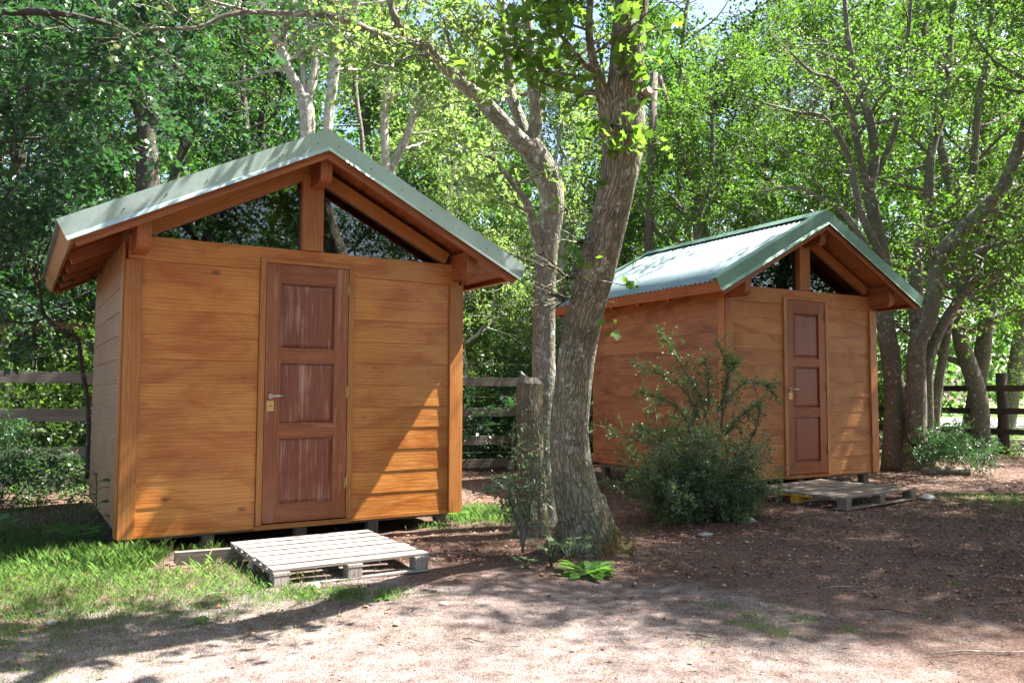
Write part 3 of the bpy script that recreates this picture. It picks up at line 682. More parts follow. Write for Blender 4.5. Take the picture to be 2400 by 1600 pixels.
# the big leaning maple
def big_tree():
    rng = np.random.default_rng(11)
    px = [(1392, 1305), (1380, 1270), (1366, 1215), (1350, 1150), (1338, 1070), (1336, 1000), (1345, 900), (1358, 800), (1378, 710), (1402, 620), (1432, 500), (1449, 420), (1458, 350), (1464, 290), (1462, 220), (1468, 150), (1474, 70), (1482, 0), (1492, -90), (1500, -250), (1500, -480)]
    wd = [150, 132, 116, 104, 95, 92, 88, 85, 84, 90, 88, 88, 98, 96, 84, 80, 79, 79, 76, 66, 50]
    ys = [1305, 812, 418, 63, -480]; dd = [6.13, 5.68, 5.01, 4.71, 4.3]
    dp = [float(np.interp(-y, [-v for v in ys], dd)) for _, y in px]
    root = empty('maple_tree', tuple(at(1380, 1290, 6.13)), label='large leaning tree with thick furrowed bark between the two cabins', cat='tree')
    root.location.z = 0; root['w'] = 1
    mb = MB(); path, rad = limb(px, dp, wd); rad[0] *= 1.25
    mb.tube(path, rad, 34, rng, .055)
    # root flares
    for (a, b, w0) in (((1385, 1225), (1488, 1298), 84), ((1398, 1215), (1452, 1325), 76), ((1362, 1225), (1338, 1334), 84), ((1345, 1220), (1278, 1298), 66), ((1385, 1230), (1400, 1345), 80)):
        p0 = at(*a, 6.12); p1 = at(*b, 6.05 if b[1] > 1300 else 6.2); p1[2] = gz(p1[0], p1[1]) - .015
        m_ = (p0 + p1) / 2 + np.array((0, 0, -.045)); r0 = w0 * 6.1 / FPX / 2; P_, R_ = catmull([p0 + (0, 0, .18), p0, m_, p1], [r0 * .5, r0, r0 * .75, r0 * .28], 5)
        mb.tube(P_, R_, 14, rng, .12)
    # burr bumps and the cut stub
    for (x, y, w0) in ((1500, 222, 34), (1420, 232, 46), (1383, 640, 62), (1460, 340, 50)):
        Y = float(np.interp(-y, [-v for v in ys], dd)) - .02; p = at(x, y, Y); r0 = w0 * Y / FPX / 2
        dv = at(x + (20 if x > 1450 else -16), y - 14, Y - .05) - p; dv = nrmz(dv) * r0
        mb.tube([p - dv * 1.5, p - dv * .3, p + dv * .5, p + dv * .9], [r0 * .9, r0, r0 * .9, r0 * .7], 14, rng, .08)
    an, di = [], []
    sp = dict(SPEC, an=3, kids=(3, 3, 3))
    # left limb rising from the crotch
    l1 = [(1440, 350), (1428, 300), (1420, 240), (1405, 190), (1388, 130), (1380, 60), (1385, -40), (1370, -160)]
    P1, R1 = limb(l1, dpth(l1, 4.95, 4.5), [52, 50, 40, 26, 20, 18, 15, 8]); mb.tube(P1, R1, 12, rng, .05)
    limb_kids(rng, mb, an, di, P1, R1, 9, .55, sp, .35, bias=(-.3, 0, -.1))
    l2 = [(1400, 175), (1370, 150), (1330, 100), (1285, 60), (1250, 30)]
    P2, R2 = limb(l2, dpth(l2, 4.8, 4.6), [14, 12, 9, 7, 4]); mb.tube(P2, R2, 7); limb_kids(rng, mb, an, di, P2, R2, 7, .45, sp, .3, bias=(0, 0, -.2))
    # epicormic leaf tufts on the stem
    tuft_a, tuft_d = [], []
    for (x, y, n, sp_) in ((1440, 290, 5, 30), (1505, 160, 5, 26), (1480, 130, 3, 20), (1330, 640, 16, 70), (1290, 690, 10, 60), (1370, 700, 8, 40), (1360, 560, 8, 40), (1500, 350, 4, 20), (1450, 330, 3, 15), (1330, 480, 6, 40), (1240, 690, 6, 40)):
        Y = float(np.interp(-y, [-v for v in ys], dd)) - .16
        for k in range(n):
            p = at(x + rng.normal(0, sp_), y + rng.normal(0, sp_ * .8), Y + rng.normal(0, .06)); tuft_a.append(p); tuft_d.append(nrmz(rng.normal(0, 1, 3) + np.array((-.3, -.5, .1))))
            mb.tube([at(min(max(x, 1330), 1480), y + 10, Y + .17), (p + at(x, y, Y)) / 2, p], [.006, .004, .002], 3)
    # crown above the frame
    can, cdi = [], []
    top = path[-1]; sp2 = dict(wob=.14, up=(.3, .2, 0), kids=(5, 4, 4), an=4, flat=.6)
    for k in range(2):
        a = -2.3 + k * .8; st_ = path[-1 - int(rng.integers(0, 10))]
        d = np.array((math.cos(a), math.sin(a), .55)); grow(rng, mb, can, cdi, st_, d, rng.uniform(1.7, 2.6), .06, 0, 2, sp2)
    for k, (q, d, L_) in enumerate((((.75, 4.6, 4.6), (.5, .6, .35), 1.2), ((.8, 4.5, 4.9), (-.4, .5, .3), 1.1), ((.85, 4.45, 5.3), (.3, .1, .6), 1.1), ((.8, 4.5, 4.5), (.1, -.6, .3), 1.1))):  # extra limbs out of view, added to shade the lower left ground
        grow(rng, mb, can, cdi, q, d, L_, .03, 0, 2, dict(sp2, kids=(5, 4, 3), an=4))
    can, cdi = np.array(can), np.array(cdi); keep = can[:, 2] > 4.2; can, cdi = can[keep], cdi[keep]
    mb.build('trunk', M['bark_big'], root)
    # cut face of the sawn limb
    mb = MB(); p = at(1514, 218, 4.78); q = at(1518, 216, 4.76); mb.tube([p, q + (0.012, -.01, 0.01)], [.025, .022], 18); mb.build('cut_stub', M['cut'], root)
    mb = MB(); mb.tube([at(1388, 640, 5.30), at(1386, 641, 5.27)], [.06, .055], 18); mb.build('branch_scar', M['cut'], root)
    leaves_part(root, an + tuft_a, di + tuft_d, 5, M['leaf_maple'], nleaf=7, L=.17, leaf=.052, ratio=.95, tpl=T_MAPLE, droop=.35, flat=.5, jit=.35, phi=70)
    leaves_part(root, can, cdi, 6, M['leaf_maple'], nleaf=9, L=.3, leaf=.095, ratio=.8, droop=.3)
big_tree()

def lichen_tree():
    rng = np.random.default_rng(21); root = empty('lichen_tree', tuple(at(1268, 1225, 7.25)), label='slender forked tree with pale lichen patches, just left of the big leaning tree', cat='tree'); root.location.z = 0; root['w'] = 1
    mb = MB(); an, di = [], []; sp = dict(SPEC, an=4, kids=(4, 4, 3), flat=.55)
    t = [(1268, 1262), (1268, 1180), (1272, 1050), (1274, 900), (1275, 760), (1278, 650), (1284, 560), (1294, 490), (1288, 430), (1262, 375), (1240, 335)]
    P, Rr = limb(t, dpth(t, 7.25, 7.0), [74, 64, 56, 54, 52, 50, 56, 56, 60, 62, 56]); mb.tube(P, Rr, 22, rng, .06)
    L = [([(1250, 355), (1222, 335), (1174, 281), (1126, 233), (1078, 191), (1030, 143), (999, 112), (967, 105), (887, 80), (823, 54), (760, 35), (680, 33), (600, 29), (530, 37), (459, 65), (340, 68)], 7.0, 5.7, [50, 46, 40, 36, 33, 30, 27, 22, 20, 18, 16, 15, 13, 12, 9, 5], 10, .7),
         ([(1010, 120), (975, 95), (944, 70), (919, 25), (905, -60), (870, -200)], 6.7, 6.3, [22, 20, 18, 16, 14, 6], 6, .8),
         ([(600, 29), (560, 20), (480, 0), (400, -20)], 5.95, 5.6, [9, 8, 6, 4], 6, .6),
         ([(1245, 350), (1255, 300), (1257, 240), (1250, 191), (1240, 100), (1235, 20), (1240, -80), (1250, -250)], 7.0, 6.8, [38, 34, 32, 30, 26, 24, 20, 8], 9, .9),
         ([(1235, 330), (1218, 280), (1198, 223), (1193, 160), (1183, 80), (1174, 0), (1160, -120), (1150, -300)], 7.05, 7.2, [34, 30, 27, 25, 23, 21, 16, 6], 9, .9),
         ([(1268, 590), (1256, 555), (1237, 482), (1205, 434), (1180, 400), (1157, 373), (1120, 360)], 7.05, 6.7, [26, 24, 20, 16, 13, 10, 5], 7, .5),
         ([(1126, 233), (1110, 190), (1050, 150), (980, 130), (900, 150), (850, 158)], 6.8, 6.4, [14, 12, 10, 8, 6, 3], 5, .5),
         ([(760, 38), (800, 80), (860, 120), (868, 150)], 6.1, 6.1, [6, 5, 4, 2], 2, .3),
         ([(1222, 335), (1190, 300), (1150, 240), (1100, 190), (1060, 120), (1040, 40)], 6.9, 6.6, [16, 15, 13, 11, 9, 5], 6, .6)]
    for px, y0, y1, wd, nk, ll in L:
        P, Rr = limb(px, dpth(px, y0, y1), wd); mb.tube(P, Rr, 12 if wd[0] > 20 else 7, rng, .05 if wd[0] > 20 else 0)
        limb_kids(rng, mb, an, di, P, Rr, nk, ll, sp, .3, bias=(0, 0, .05))
    mb.build('trunk', M['bark_lichen'], root); rl = np.random.default_rng(5); kp = [i for i in range(len(an)) if an[i][0] > -1.5 or rl.random() < .12]; an = [an[i] for i in kp]; di = [di[i] for i in kp]
    leaves_part(root, an, di, 8, M['leaf_pale'], nleaf=8, L=.22, leaf=.05, ratio=.75, tpl=T_OVATE, droop=.2)
lichen_tree()

def stump():
    rng = np.random.default_rng(31); root = empty('broken_stump', tuple(at(1245, 1240, 6.8)), label='broken tree stump with a jagged pale top, left of the two trunks', cat='stump'); root.location.z = 0; root['w'] = 1
    mb = MB(); t = [(1248, 1268), (1247, 1200), (1243, 1100), (1240, 1000), (1240, 930), (1242, 897)]
    P, Rr = limb(t, 6.8, [84, 72, 64, 62, 62, 60]); mb.tube(P, Rr, 24, rng, .08); mb.build('stem', M['bark_stump'], root)
    mb = MB(); c0 = at(1242, 897, 6.8); r = .107; n = 12
    ring = [c0 + np.array((math.cos(i * 6.283 / n) * r, math.sin(i * 6.283 / n) * r, -.01)) for i in range(n)]
    hs = [.02, .04, .03, .02, .04, .07, .09, .06, .05, .03, .03, .02]
    top = [p * .72 + c0 * .28 + np.array((0, 0, h + .02)) for p, h in zip(ring, hs)]
    b = len(mb.v)
    for i in range(n): mb.poly([ring[i], ring[(i + 1) % n], top[(i + 1) % n], top[i]], (0, 0, 1))
    for i in range(n): mb.poly([top[i], top[(i + 1) % n], c0 + np.array((0, 0, .03))], (0, 0, 1))
    mb.build('broken_top', M['grey_wood'], root)
stump()

def hand_tree(name, label, limbs, bark, leaf, seed, base, kids=8, kl=.9, group=None, lk=None, spec=None, cat='tree'):
    rng = np.random.default_rng(seed); root = empty(name, (base[0], base[1], 0), label=label, cat=cat, group=group)
    mb = MB(); an, di = [], []; sp = spec or dict(SPEC, an=4, kids=(4, 4, 3), flat=.6)
    for px, y0, y1, wd, k in limbs:
        P, Rr = limb(px, dpth(px, y0, y1), wd); mb.tube(P, Rr, 16 if max(wd) > 20 else 8, rng, .05)
        if k: limb_kids(rng, mb, an, di, P, Rr, k, kl, sp, .35)
    inv = np.array((base[0], base[1], 0)); 
    mb.v = [(a - inv[0], b - inv[1], c_) for a, b, c_ in mb.v]; an = [a - inv for a in an]
    mb.build('trunk', bark, root)
    k_ = dict(nleaf=13, L=.34, leaf=.056, ratio=.7, droop=.2); k_.update(lk or {})
    leaves_part(root, an, di, seed + 1, leaf, **k_); return root

def up(px, top, spread=40): return px
# right-hand cluster of grey stems
B = at(2093, 1085, 12.4)
hand_tree('grey_stemmed_tree', 'grey tree rising behind the right eave of the farther cabin', [
    ([(2095, 1100), (2097, 956), (2093, 880), (2082, 803), (2072, 730), (2068, 603), (2050, 513), (2036, 446)], 12.2, 12.2, [60, 46, 42, 42, 40, 34, 30, 28], 0),
    ([(2036, 446), (2046, 400), (2050, 357), (2041, 290), (2014, 201), (1992, 112), (1983, 45), (1975, -80), (1960, -300)], 12.2, 12.4, [24, 24, 22, 22, 18, 15, 12, 10, 5], 12),
    ([(2036, 446), (2019, 379), (2005, 312), (1987, 241), (1952, 187), (1903, 170), (1850, 120)], 12.2, 11.6, [20, 19, 17, 14, 11, 8, 5], 10),
    ([(2068, 600), (2030, 530), (2010, 469), (1992, 379), (1961, 312), (1925, 272), (1867, 263), (1780, 240)], 12.1, 11.2, [20, 18, 17, 15, 13, 11, 9, 5], 10),
    ([(2060, 640), (2020, 560), (1980, 500), (1930, 470), (1870, 440), (1780, 450)], 12.1, 11.2, [18, 16, 13, 10, 8, 5], 8),
    ([(2036, 440), (2090, 330), (2120, 200), (2130, 60), (2150, -150)], 12.3, 12.6, [16, 14, 12, 10, 5], 9),
], M['bark_grey'], M['leaf_vivid'], 41, B, 9, 1.1)
B = at(2143, 1095, 12.0)
hand_tree('grey_stemmed_tree', 'thick grey tree with a sawn knot near its foot and a limb leaning right', [
    ([(2143, 1110), (2147, 994), (2147, 880), (2151, 803), (2174, 757), (2189, 688), (2202, 603), (2246, 549), (2304, 491), (2345, 446), (2376, 379), (2398, 312), (2440, 150), (2500, -50)], 12.0, 11.4, [64, 48, 42, 40, 38, 36, 36, 36, 34, 30, 27, 24, 16, 8], 12),
    ([(2151, 800), (2146, 750), (2148, 661), (2153, 580), (2175, 491), (2179, 402), (2188, 335), (2220, 223), (2228, 89), (2240, -100)], 12.1, 12.5, [30, 28, 27, 25, 24, 22, 20, 17, 13, 6], 12),
    ([(2304, 491), (2350, 500), (2420, 520)], 11.5, 11.2, [14, 10, 6], 4),
    ([(2200, 640), (2270, 600), (2330, 575), (2430, 560)], 11.8, 11.3, [18, 15, 12, 8], 7),
], M['bark_grey'], M['leaf_vivid'], 43, B, 9, 1.1)
mb = MB(); p = at(2143, 1020, 11.80); p2 = at(2139, 1022, 11.74)
B = at(2172, 1085, 12.3)
hand_tree('grey_stemmed_tree', 'thin grey pair of stems at the right end of the clump, beside the fence', [
    ([(2172, 1095), (2174, 980), (2174, 880), (2185, 814), (2212, 757), (2243, 707), (2277, 658), (2300, 600), (2360, 480), (2400, 430)], 12.3, 12.0, [34, 28, 25, 24, 24, 22, 21, 18, 12, 7], 8),
    ([(2190, 1080), (2193, 975), (2200, 899), (2216, 803), (2227, 746), (2262, 640), (2280, 520), (2282, 402), (2295, 223), (2313, 134), (2327, 0), (2340, -200)], 12.5, 12.8, [26, 22, 20, 19, 18, 18, 19, 18, 16, 13, 11, 6], 12),
], M['bark_grey'], M['leaf_vivid'], 45, B, 9, 1.1)
# behind the nearer cabin
B = at(721, 1080, 11.)
hand_tree('pale_barked_tree', 'pale tree forking low into several upright limbs behind the nearer cabin ridge', [
    ([(722, 1090), (722, 700), (721, 316), (717, 250), (712, 225)], 11, 11, [50, 42, 36, 36, 34], 0),
    ([(714, 235), (695, 200), (680, 170), (656, 112), (629, 61), (600, -20), (570, -150)], 11, 10.8, [26, 25, 22, 20, 17, 13, 6], 9),
    ([(716, 240), (734, 187), (738, 130), (731, 85), (722, 20), (715, -120)], 11, 11.2, [24, 22, 19, 17, 14, 6], 8),
    ([(712, 220), (708, 150), (692, 90), (685, 20), (680, -140)], 11, 11.3, [18, 16, 14, 12, 6], 7),
    ([(700, 215), (670, 120), (668, 60), (662, -60)], 11, 10.9, [12, 11, 9, 5], 5),
], M['bark_pale'], M['leaf_mid'], 51, B, 8, 1.0)
B = at(768, 1080, 10.6)
hand_tree('pale_barked_tree', 'smooth pale single trunk slanting right, directly above the nearer cabin ridge', [
    ([(762, 1090), (764, 600), (768, 306), (779, 204), (792, 119), (823, 41), (836, 0), (870, -120), (900, -300)], 10.6, 10.4, [38, 32, 24, 24, 25, 22, 20, 15, 6], 8),
], M['bark_pale'], M['leaf_mid'], 53, B, 8, 1.0)
B = at(905, 1080, 12.)
hand_tree('pale_barked_tree', 'pale trunk with a lichen base beyond the right slope of the nearer roof', [
    ([(905, 1090), (905, 700), (904, 395), (900, 300), (902, 240), (915, 160), (920, 90), (930, 0), (935, -150)], 12, 12.2, [30, 26, 20, 20, 19, 16, 14, 11, 5], 11),
], M['bark_pale'], M['leaf_pale'], 55, B, 8, .9)
B = at(919, 1080, 12.6)
hand_tree('pale_barked_tree', 'leaning pale trunk curving right, just beyond the right slope of the nearer roof', [
    ([(905, 1090), (905, 700), (915, 430), (930, 370), (960, 303), (973, 249), (1014, 178), (1040, 110), (1060, 0), (1080, -150)], 12.6, 12.4, [26, 24, 20, 20, 18, 16, 15, 12, 9, 5], 12),
], M['bark_pale'], M['leaf_pale'], 57, B, 8, .9)
B = at(850, 1080, 13.5)
hand_tree('pale_barked_tree', 'very thin grey trunk between the pale trunks behind the nearer cabin', [
    ([(860, 1090), (858, 600), (850, 350), (838, 250), (831, 180), (829, 121), (840, 0), (850, -150)], 13.5, 13.5, [16, 14, 11, 11, 10, 10, 8, 4], 9),
], M['bark_grey'], M['leaf_mid'], 59, B, 8, 1.0)
B = at(345, 1080, 13.)
hand_tree('dark_trunked_tree', 'dark tree with fanned limbs above the left slope of the nearer roof', [
    ([(350, 1090), (348, 600), (345, 340), (340, 290)], 13, 13, [70, 60, 46, 40], 0),
    ([(342, 300), (322, 240), (300, 200), (285, 150), (270, 60), (250, -100)], 13, 12.6, [36, 30, 24, 18, 13, 6], 10),
    ([(342, 300), (330, 200), (322, 120), (318, 40), (310, -120)], 13, 13.2, [28, 24, 20, 16, 7], 10),
    ([(352, 300), (375, 240), (400, 190), (415, 130), (440, 60), (470, -80)], 13, 12.8, [32, 28, 22, 18, 13, 6], 10),
    ([(330, 240), (280, 220), (230, 215), (170, 225), (90, 200)], 12.9, 12.2, [16, 14, 10, 8, 5], 8),
], M['bark_dark'], M['leaf_dark'], 61, B, 9, 1.2, lk=dict(leaf=.075))
B = at(575, 1080, 14.)
hand_tree('dark_trunked_tree', 'thin dark tree halfway along the left slope of the nearer roof', [
    ([(585, 1090), (583, 600), (578, 345), (575, 260), (568, 190), (575, 100), (590, -60)], 14, 14, [26, 22, 16, 14, 11, 9, 5], 14),
], M['bark_dark'], M['leaf_mid'], 63, B, 9, 1.2)

# left foreground: broad-leaved willow and the bent sapling stem
B = at(205, 1090, 8.6)
hand_tree('bent_sapling', 'dark crooked sapling with drooping bluish leaves left of the nearer cabin', [
    ([(206, 1120), (208, 1000), (204, 930), (192, 860), (184, 800), (172, 786), (150, 780), (105, 738), (95, 690), (85, 620), (100, 560), (120, 470)], 8.4, 7.4, [13, 12, 11, 10, 10, 10, 9, 9, 8, 7, 6, 3], 4),
    ([(105, 745), (70, 757), (20, 752), (-40, 740)], 7.9, 7.4, [7, 6, 5, 3], 1),
    ([(95, 690), (60, 600), (20, 520), (-30, 450)], 7.6, 7.2, [7, 6, 4, 3], 14),
    ([(88, 640), (110, 580), (150, 530), (190, 500)], 7.6, 7.2, [6, 5, 4, 2], 12),
], M['bark_dark'], M['leaf_dark'], 71, B, 8, .42, spec=dict(SPEC, an=3, kids=(3, 3, 2)), lk=dict(nleaf=7, L=.24, leaf=.085, ratio=.42, tpl=T_LANCE, droop=.6, flat=.6))

hand_tree('broadleaf_tree', 'leafy maple boughs reaching in over the top left corner', [
    ([(-420, 1500), (-400, 900), (-360, 500), (-300, 300), (-200, 120), (-60, 40), (120, 30), (260, 60), (380, 110)], 6.6, 6.4, [60, 50, 44, 36, 28, 22, 16, 10, 5], 18),
    ([(-300, 300), (-180, 260), (-40, 230), (90, 200), (220, 190), (330, 200)], 6.8, 6.9, [24, 18, 14, 10, 7, 3], 16),
    ([(-340, 420), (-220, 400), (-100, 360), (30, 330), (120, 320)], 7.0, 7.3, [20, 15, 11, 7, 3], 12),
    ([(-60, 40), (100, -40), (260, -60), (420, -30), (520, 40)], 6.5, 6.6, [18, 14, 10, 7, 3], 14),
    ([(-200, 120), (-80, 120), (60, 110), (180, 120), (300, 140)], 6.9, 7.3, [16, 12, 9, 6, 3], 14),
], M['bark_dark'], M['leaf_dark'], 75, at(-420, 1500, 6.6), 9, .75, spec=dict(SPEC, an=4, kids=(4, 4, 3), flat=.5), lk=dict(nleaf=7, L=.2, leaf=.052, ratio=.95, tpl=T_MAPLE, droop=.3, flat=.35, phi=70))

# generic trees
def proto(name, bark, leaf, seed, H=9., nb=12, low=.25, L=2.4, leafs=.075, lk=None, kids=(5, 5, 4), an=7):
    rng = np.random.default_rng(seed); root = empty(name); mb = MB(); an_, di = [], []
    pts = [(0, 0, -.1)]; n = 8
    for i in range(n): p = pts[-1]; pts.append((p[0] + rng.normal(0, .13), p[1] + rng.normal(0, .13), H * (i + 1) / n))
    P, Rr = catmull(pts, [.16 * (1 - .88 * i / n) + .01 for i in range(n + 1)], 4); Rr[0] *= 1.4; mb.tube(P, Rr, 12, rng, .06)
    sp = dict(wob=.14, up=(.5, .2, -.1), kids=kids, an=an, flat=.55)
    for k in range(nb):
        t = low + (1 - low) * (k + .5) / nb; j = min(int(t * (len(P) - 1)), len(P) - 2); a = k * 2.399 + rng.normal(0, .3)
        d = np.array((math.cos(a), math.sin(a), .25 + .8 * t)); grow(rng, mb, an_, di, P[j], d, L * (1.15 - .65 * t) * rng.uniform(.8, 1.2), Rr[j] * .5, 0, 2, sp)
    mb.build('trunk', bark, root)
    k_ = dict(nleaf=11, L=.42, leaf=leafs, ratio=.7, droop=.2); k_.update(lk or {})
    leaves_part(root, an_, di, seed + 1, leaf, **k_); return root
PR = {
 'dark': proto('leafy_tree', M['bark_dark'], M['leaf_dark'], 101, 9, 14, .18, 2.5, .085),
 'mid': proto('leafy_tree', M['bark_grey'], M['leaf_mid'], 103, 9.5, 14, .2, 2.5, .08),
 'vivid': proto('leafy_tree', M['bark_grey'], M['leaf_vivid'], 105, 9, 14, .16, 2.6, .064, an=10),
 'pale': proto('leafy_tree', M['bark_pale'], M['leaf_pale'], 107, 8.5, 13, .16, 2.3, .07),
}
PR['high'] = proto('leafy_tree', M['bark_grey'], M['leaf_vivid'], 109, 9.5, 15, .42, 2.5, .055, an=12)
used = set()
def place(kind, x, y, s, rz, label, group=None, cat='tree'):
    o = PR[kind]
    if kind in used: o = copy_tree(o)
    used.add(kind); o.location = (x, y, 0); o.scale = (s, s, s); o.rotation_euler = (0, 0, rz); tag(o, label, cat, group); return o
GL, GC, GR = 'shady trees of the left background', 'trees of the middle background', 'sunlit trees of the right background'
LL = 'bluish-green tree in the shady wood left of and behind the nearer cabin'
LC = 'bright leafy tree in the wood seen between the two cabins'
LR = 'sunlit green tree in the wood behind and right of the farther cabin'
for i, (kd, x, y, s) in enumerate([('dark', -8.3, 12.9, .9), ('dark', -9.2, 14, 1.05), ('dark', -4.6, 15.5, 1.0), ('mid', -7.2, 18, 1.15), ('dark', -11.5, 18.5, 1.2), ('mid', -3.6, 20, 1.2), ('dark', -14, 24, 1.4), ('mid', -8.5, 25, 1.4)]):
    place(kd, x, y, s, i * 1.3, ['shady bluish-green tree just beyond the fence beside the nearer cabin left wall', 'dark tree at the left edge, standing just beyond the plank fence', 'dark-leaved tree rising behind the left slope of the nearer roof', 'grey-trunked tree farther back, above the left half of the nearer roof', 'tall dark tree deep in the wood at the far left edge', 'mid-green tree behind the nearer ridge, right of the pale forked trunks', 'tallest far tree in the left wood, its crown closing the top left', 'far grey-trunked tree closing the view above the nearer roof'][i], GL)
for i, (kd, x, y, s) in enumerate([('pale', -.9, 14.5, .75), ('pale', .9, 16.5, .85), ('mid', -.8, 19, 1.1), ('pale', 2.0, 17.2, .6), ('mid', 1.8, 22, 1.2), ('vivid', -2.6, 25, 1.3), ('mid', 4.5, 17.5, 1.12)]):
    place(kd, x, y, s, i * 1.7 + 1, ['small pale-leaved tree right behind the fence between the cabins', 'pale-leaved tree seen between the slender lichen trunk and the big leaning trunk', 'mid-green tree farther back, above the plank fence between the cabins', 'low pale tree just left of the upright utility pole', 'mid-green tree behind the big leaning trunk', 'bright far tree beyond the right slope of the nearer roof', 'tall mid-green tree right of the utility pole under the gap of sky'][i], GC)
for i, (kd, x, y, s) in enumerate([('vivid', 5.2, 16, .95), ('vivid', 8.6, 15, 1.0), ('vivid', 7.2, 19, 1.15), ('mid', 10.6, 19, 1.2), ('vivid', 12.6, 17, 1.1), ('vivid', 9.5, 24, 1.35), ('mid', 14.5, 24, 1.4), ('vivid', 6.2, 26, 1.3)]):
    place(kd, x, y, s, i * 2.1 + .5, ['sunlit tree right behind the middle of the farther roof', 'sunlit tree behind the grey stems at the right, before the lawn', 'leafy tree rising behind the farther ridge', 'mid-green tree beyond the rail fence, right of the grey stems', 'bright tree just outside the right edge beyond the rail fence', 'bright far tree above the farther ridge, deep in the wood', 'far tree closing the view at the right edge above the lawn', 'far bright tree left of the farther ridge'][i], GR)
place('vivid', 3.45, 13.6, .74, 1.2, 'young leafy tree behind the farther roof, partly hiding the slanting brace pole')
place('dark', 9.9, 8.0, 1.0, .9, 'dark tree outside the right edge, mirrored in the farther gable windows')
place('high', 8.6, 7.2, 1.05, 1.4, 'unseen tree added beyond the right edge to shade the open ground')  # out of view, added for dense shade on the open ground
place('high', 7.4, 9.7, .95, .4, 'high-crowned tree added just outside the right edge, boughs shading the brown pallet')  # trunk out of view, added to keep sun off the farther cabin front

def overhang_tree():  # unseen tree, its boughs laid out to cast shade on the right ground
    rng = np.random.default_rng(91); root = empty('leafy_tree', (6.9, 7.0, 0), label='unseen tree added outside the right edge so its long boughs shade the bare ground', cat='tree'); root['w'] = 1
    mb = MB(); an, di = [], []; sp2 = dict(wob=.14, up=(.3, .2, 0), kids=(5, 4, 4), an=7, flat=.5)
    P, Rr = catmull([(6.9, 7.0, -.1), (6.85, 7.05, 2), (6.7, 7.0, 4), (6.6, 6.9, 5.6), (6.4, 6.9, 8)], [.2, .16, .13, .1, .03], 6); mb.tube(P, Rr, 14, rng, .06)
    for (q, e, L_) in (((6.8, 7.0, 4.2), (3.3, 5.9, 5.9), 1.4), ((6.7, 7.0, 4.6), (3.0, 7.0, 5.9), 1.4), ((6.6, 6.9, 5.0), (3.9, 8.3, 6.3), 1.3), ((6.6, 6.9, 5.4), (4.4, 5.9, 6.6), 1.3), ((6.6, 6.9, 5.5), (4.9, 7.4, 7.0), 1.4), ((6.5, 6.9, 6.0), (6.2, 5.4, 7.2), 1.3), ((6.7, 7.0, 4.4), (5.0, 6.4, 5.6), 1.2)):
        q, e = np.array(q), np.array(e); m1 = q + (e - q) * .35 + (0, 0, .35); m2 = q + (e - q) * .7 + (0.1, 0, .3)
        P_, R_ = catmull([q, m1, m2, e], [.06, .045, .03, .01], 7); mb.tube(P_, R_, 8, rng, .05); limb_kids(rng, mb, an, di, P_, R_, 16, L_, sp2, .2, 1, 2)
    mb.build('trunk', M['bark_grey'], root); leaves_part(root, an, di, 92, M['leaf_vivid'], nleaf=12, L=.34, leaf=.055, ratio=.7)
overhang_tree()

for i, (x, y, sc, kd) in enumerate([(5.2, -2.2, 1.05, 'dark'), (8.5, -3.5, 1.2, 'mid'), (3.5, -6, 1.2, 'dark'), (10.8, 3.6, 1.1, 'mid'), (11.5, 8.2, 1.1, 'mid'), (-2, -7, 1.2, 'dark'), (7.5, -8.5, 1.4, 'dark'), (12, -.5, 1.2, 'mid')]):
    place(kd, x, y, sc, i * 2.2, 'tree of the clearing behind the viewpoint, mirrored in the gable windows', 'trees mirrored in the gable windows')
# ---- end trees

# distant wood: one mass nobody could count
def backdrop():
    rng = np.random.default_rng(77); A, D = [], []
    for k in range(330):
        th = rng.uniform(-.78, .82); d = rng.uniform(29, 44); cx, cy = d * math.sin(th), d * math.cos(th)
        if cy < 26: continue
        hz = rng.uniform(.6, 11.5) * (d / 34) * (.7 if .15 < math.tan(th) < .18 else 1); n = 34; r = rng.uniform(1.3, 2.6)
        q = rng.normal(0, 1, (n, 3)); q = nrmz(q) * (rng.random((n, 1)) ** .4) * r; q[:, 2] *= .75; A.append(q + (cx, cy, hz)); D.append(nrmz(q) + (0, 0, .1))
    for k in range(150):
        th = rng.uniform(-.8, .85); d = rng.uniform(42, 60); cx, cy = d * math.sin(th), d * math.cos(th); n = 26; r = rng.uniform(1.5, 2.6)
        q = nrmz(rng.normal(0, 1, (n, 3))) * (rng.random((n, 1)) ** .4) * r; A.append(q + (cx, cy, rng.uniform(.8, 3.5))); D.append(nrmz(q))
    A = np.concatenate(A); D = np.concatenate(D)
    me = sprays('distant_wood', A, D, rng, nleaf=10, L=1.0, leaf=.30, ratio=.75, droop=.1, jit=.5)
    link('distant_wood', me, M['leaf_mid'], kind='stuff', label='far wood of mixed green foliage closing the view beyond the trees', cat='wood')
backdrop()

# ---------------------------------------------------------------- bushes
def bush_proto(name, leaf, seed, H, stems, spread, leafs, lk=None, kids=(4, 4), an=5, bark=None):
    rng = np.random.default_rng(seed); root = empty(name); mb = MB(); an_, di = [], []
    sp = dict(wob=.18, up=(.5, .2, 0), kids=kids, an=an, flat=.9)
    for k in range(stems):
        a = k * 2.399; rr = spread * math.sqrt((k + .5) / stems); p = (math.cos(a) * rr * .35, math.sin(a) * rr * .35, -.03)
        grow(rng, mb, an_, di, p, (math.cos(a) * rr / spread, math.sin(a) * rr / spread, 1.1), H * rng.uniform(.6, 1.05), .012, 0, 2, sp)
    mb.build('stem', bark or M['bark_dark'], root)
    k_ = dict(nleaf=9, L=.22, leaf=leafs, ratio=.6, droop=.15, tpl=T_OVATE); k_.update(lk or {})
    leaves_part(root, an_, di, seed + 1, leaf, name='foliage', **k_); return root
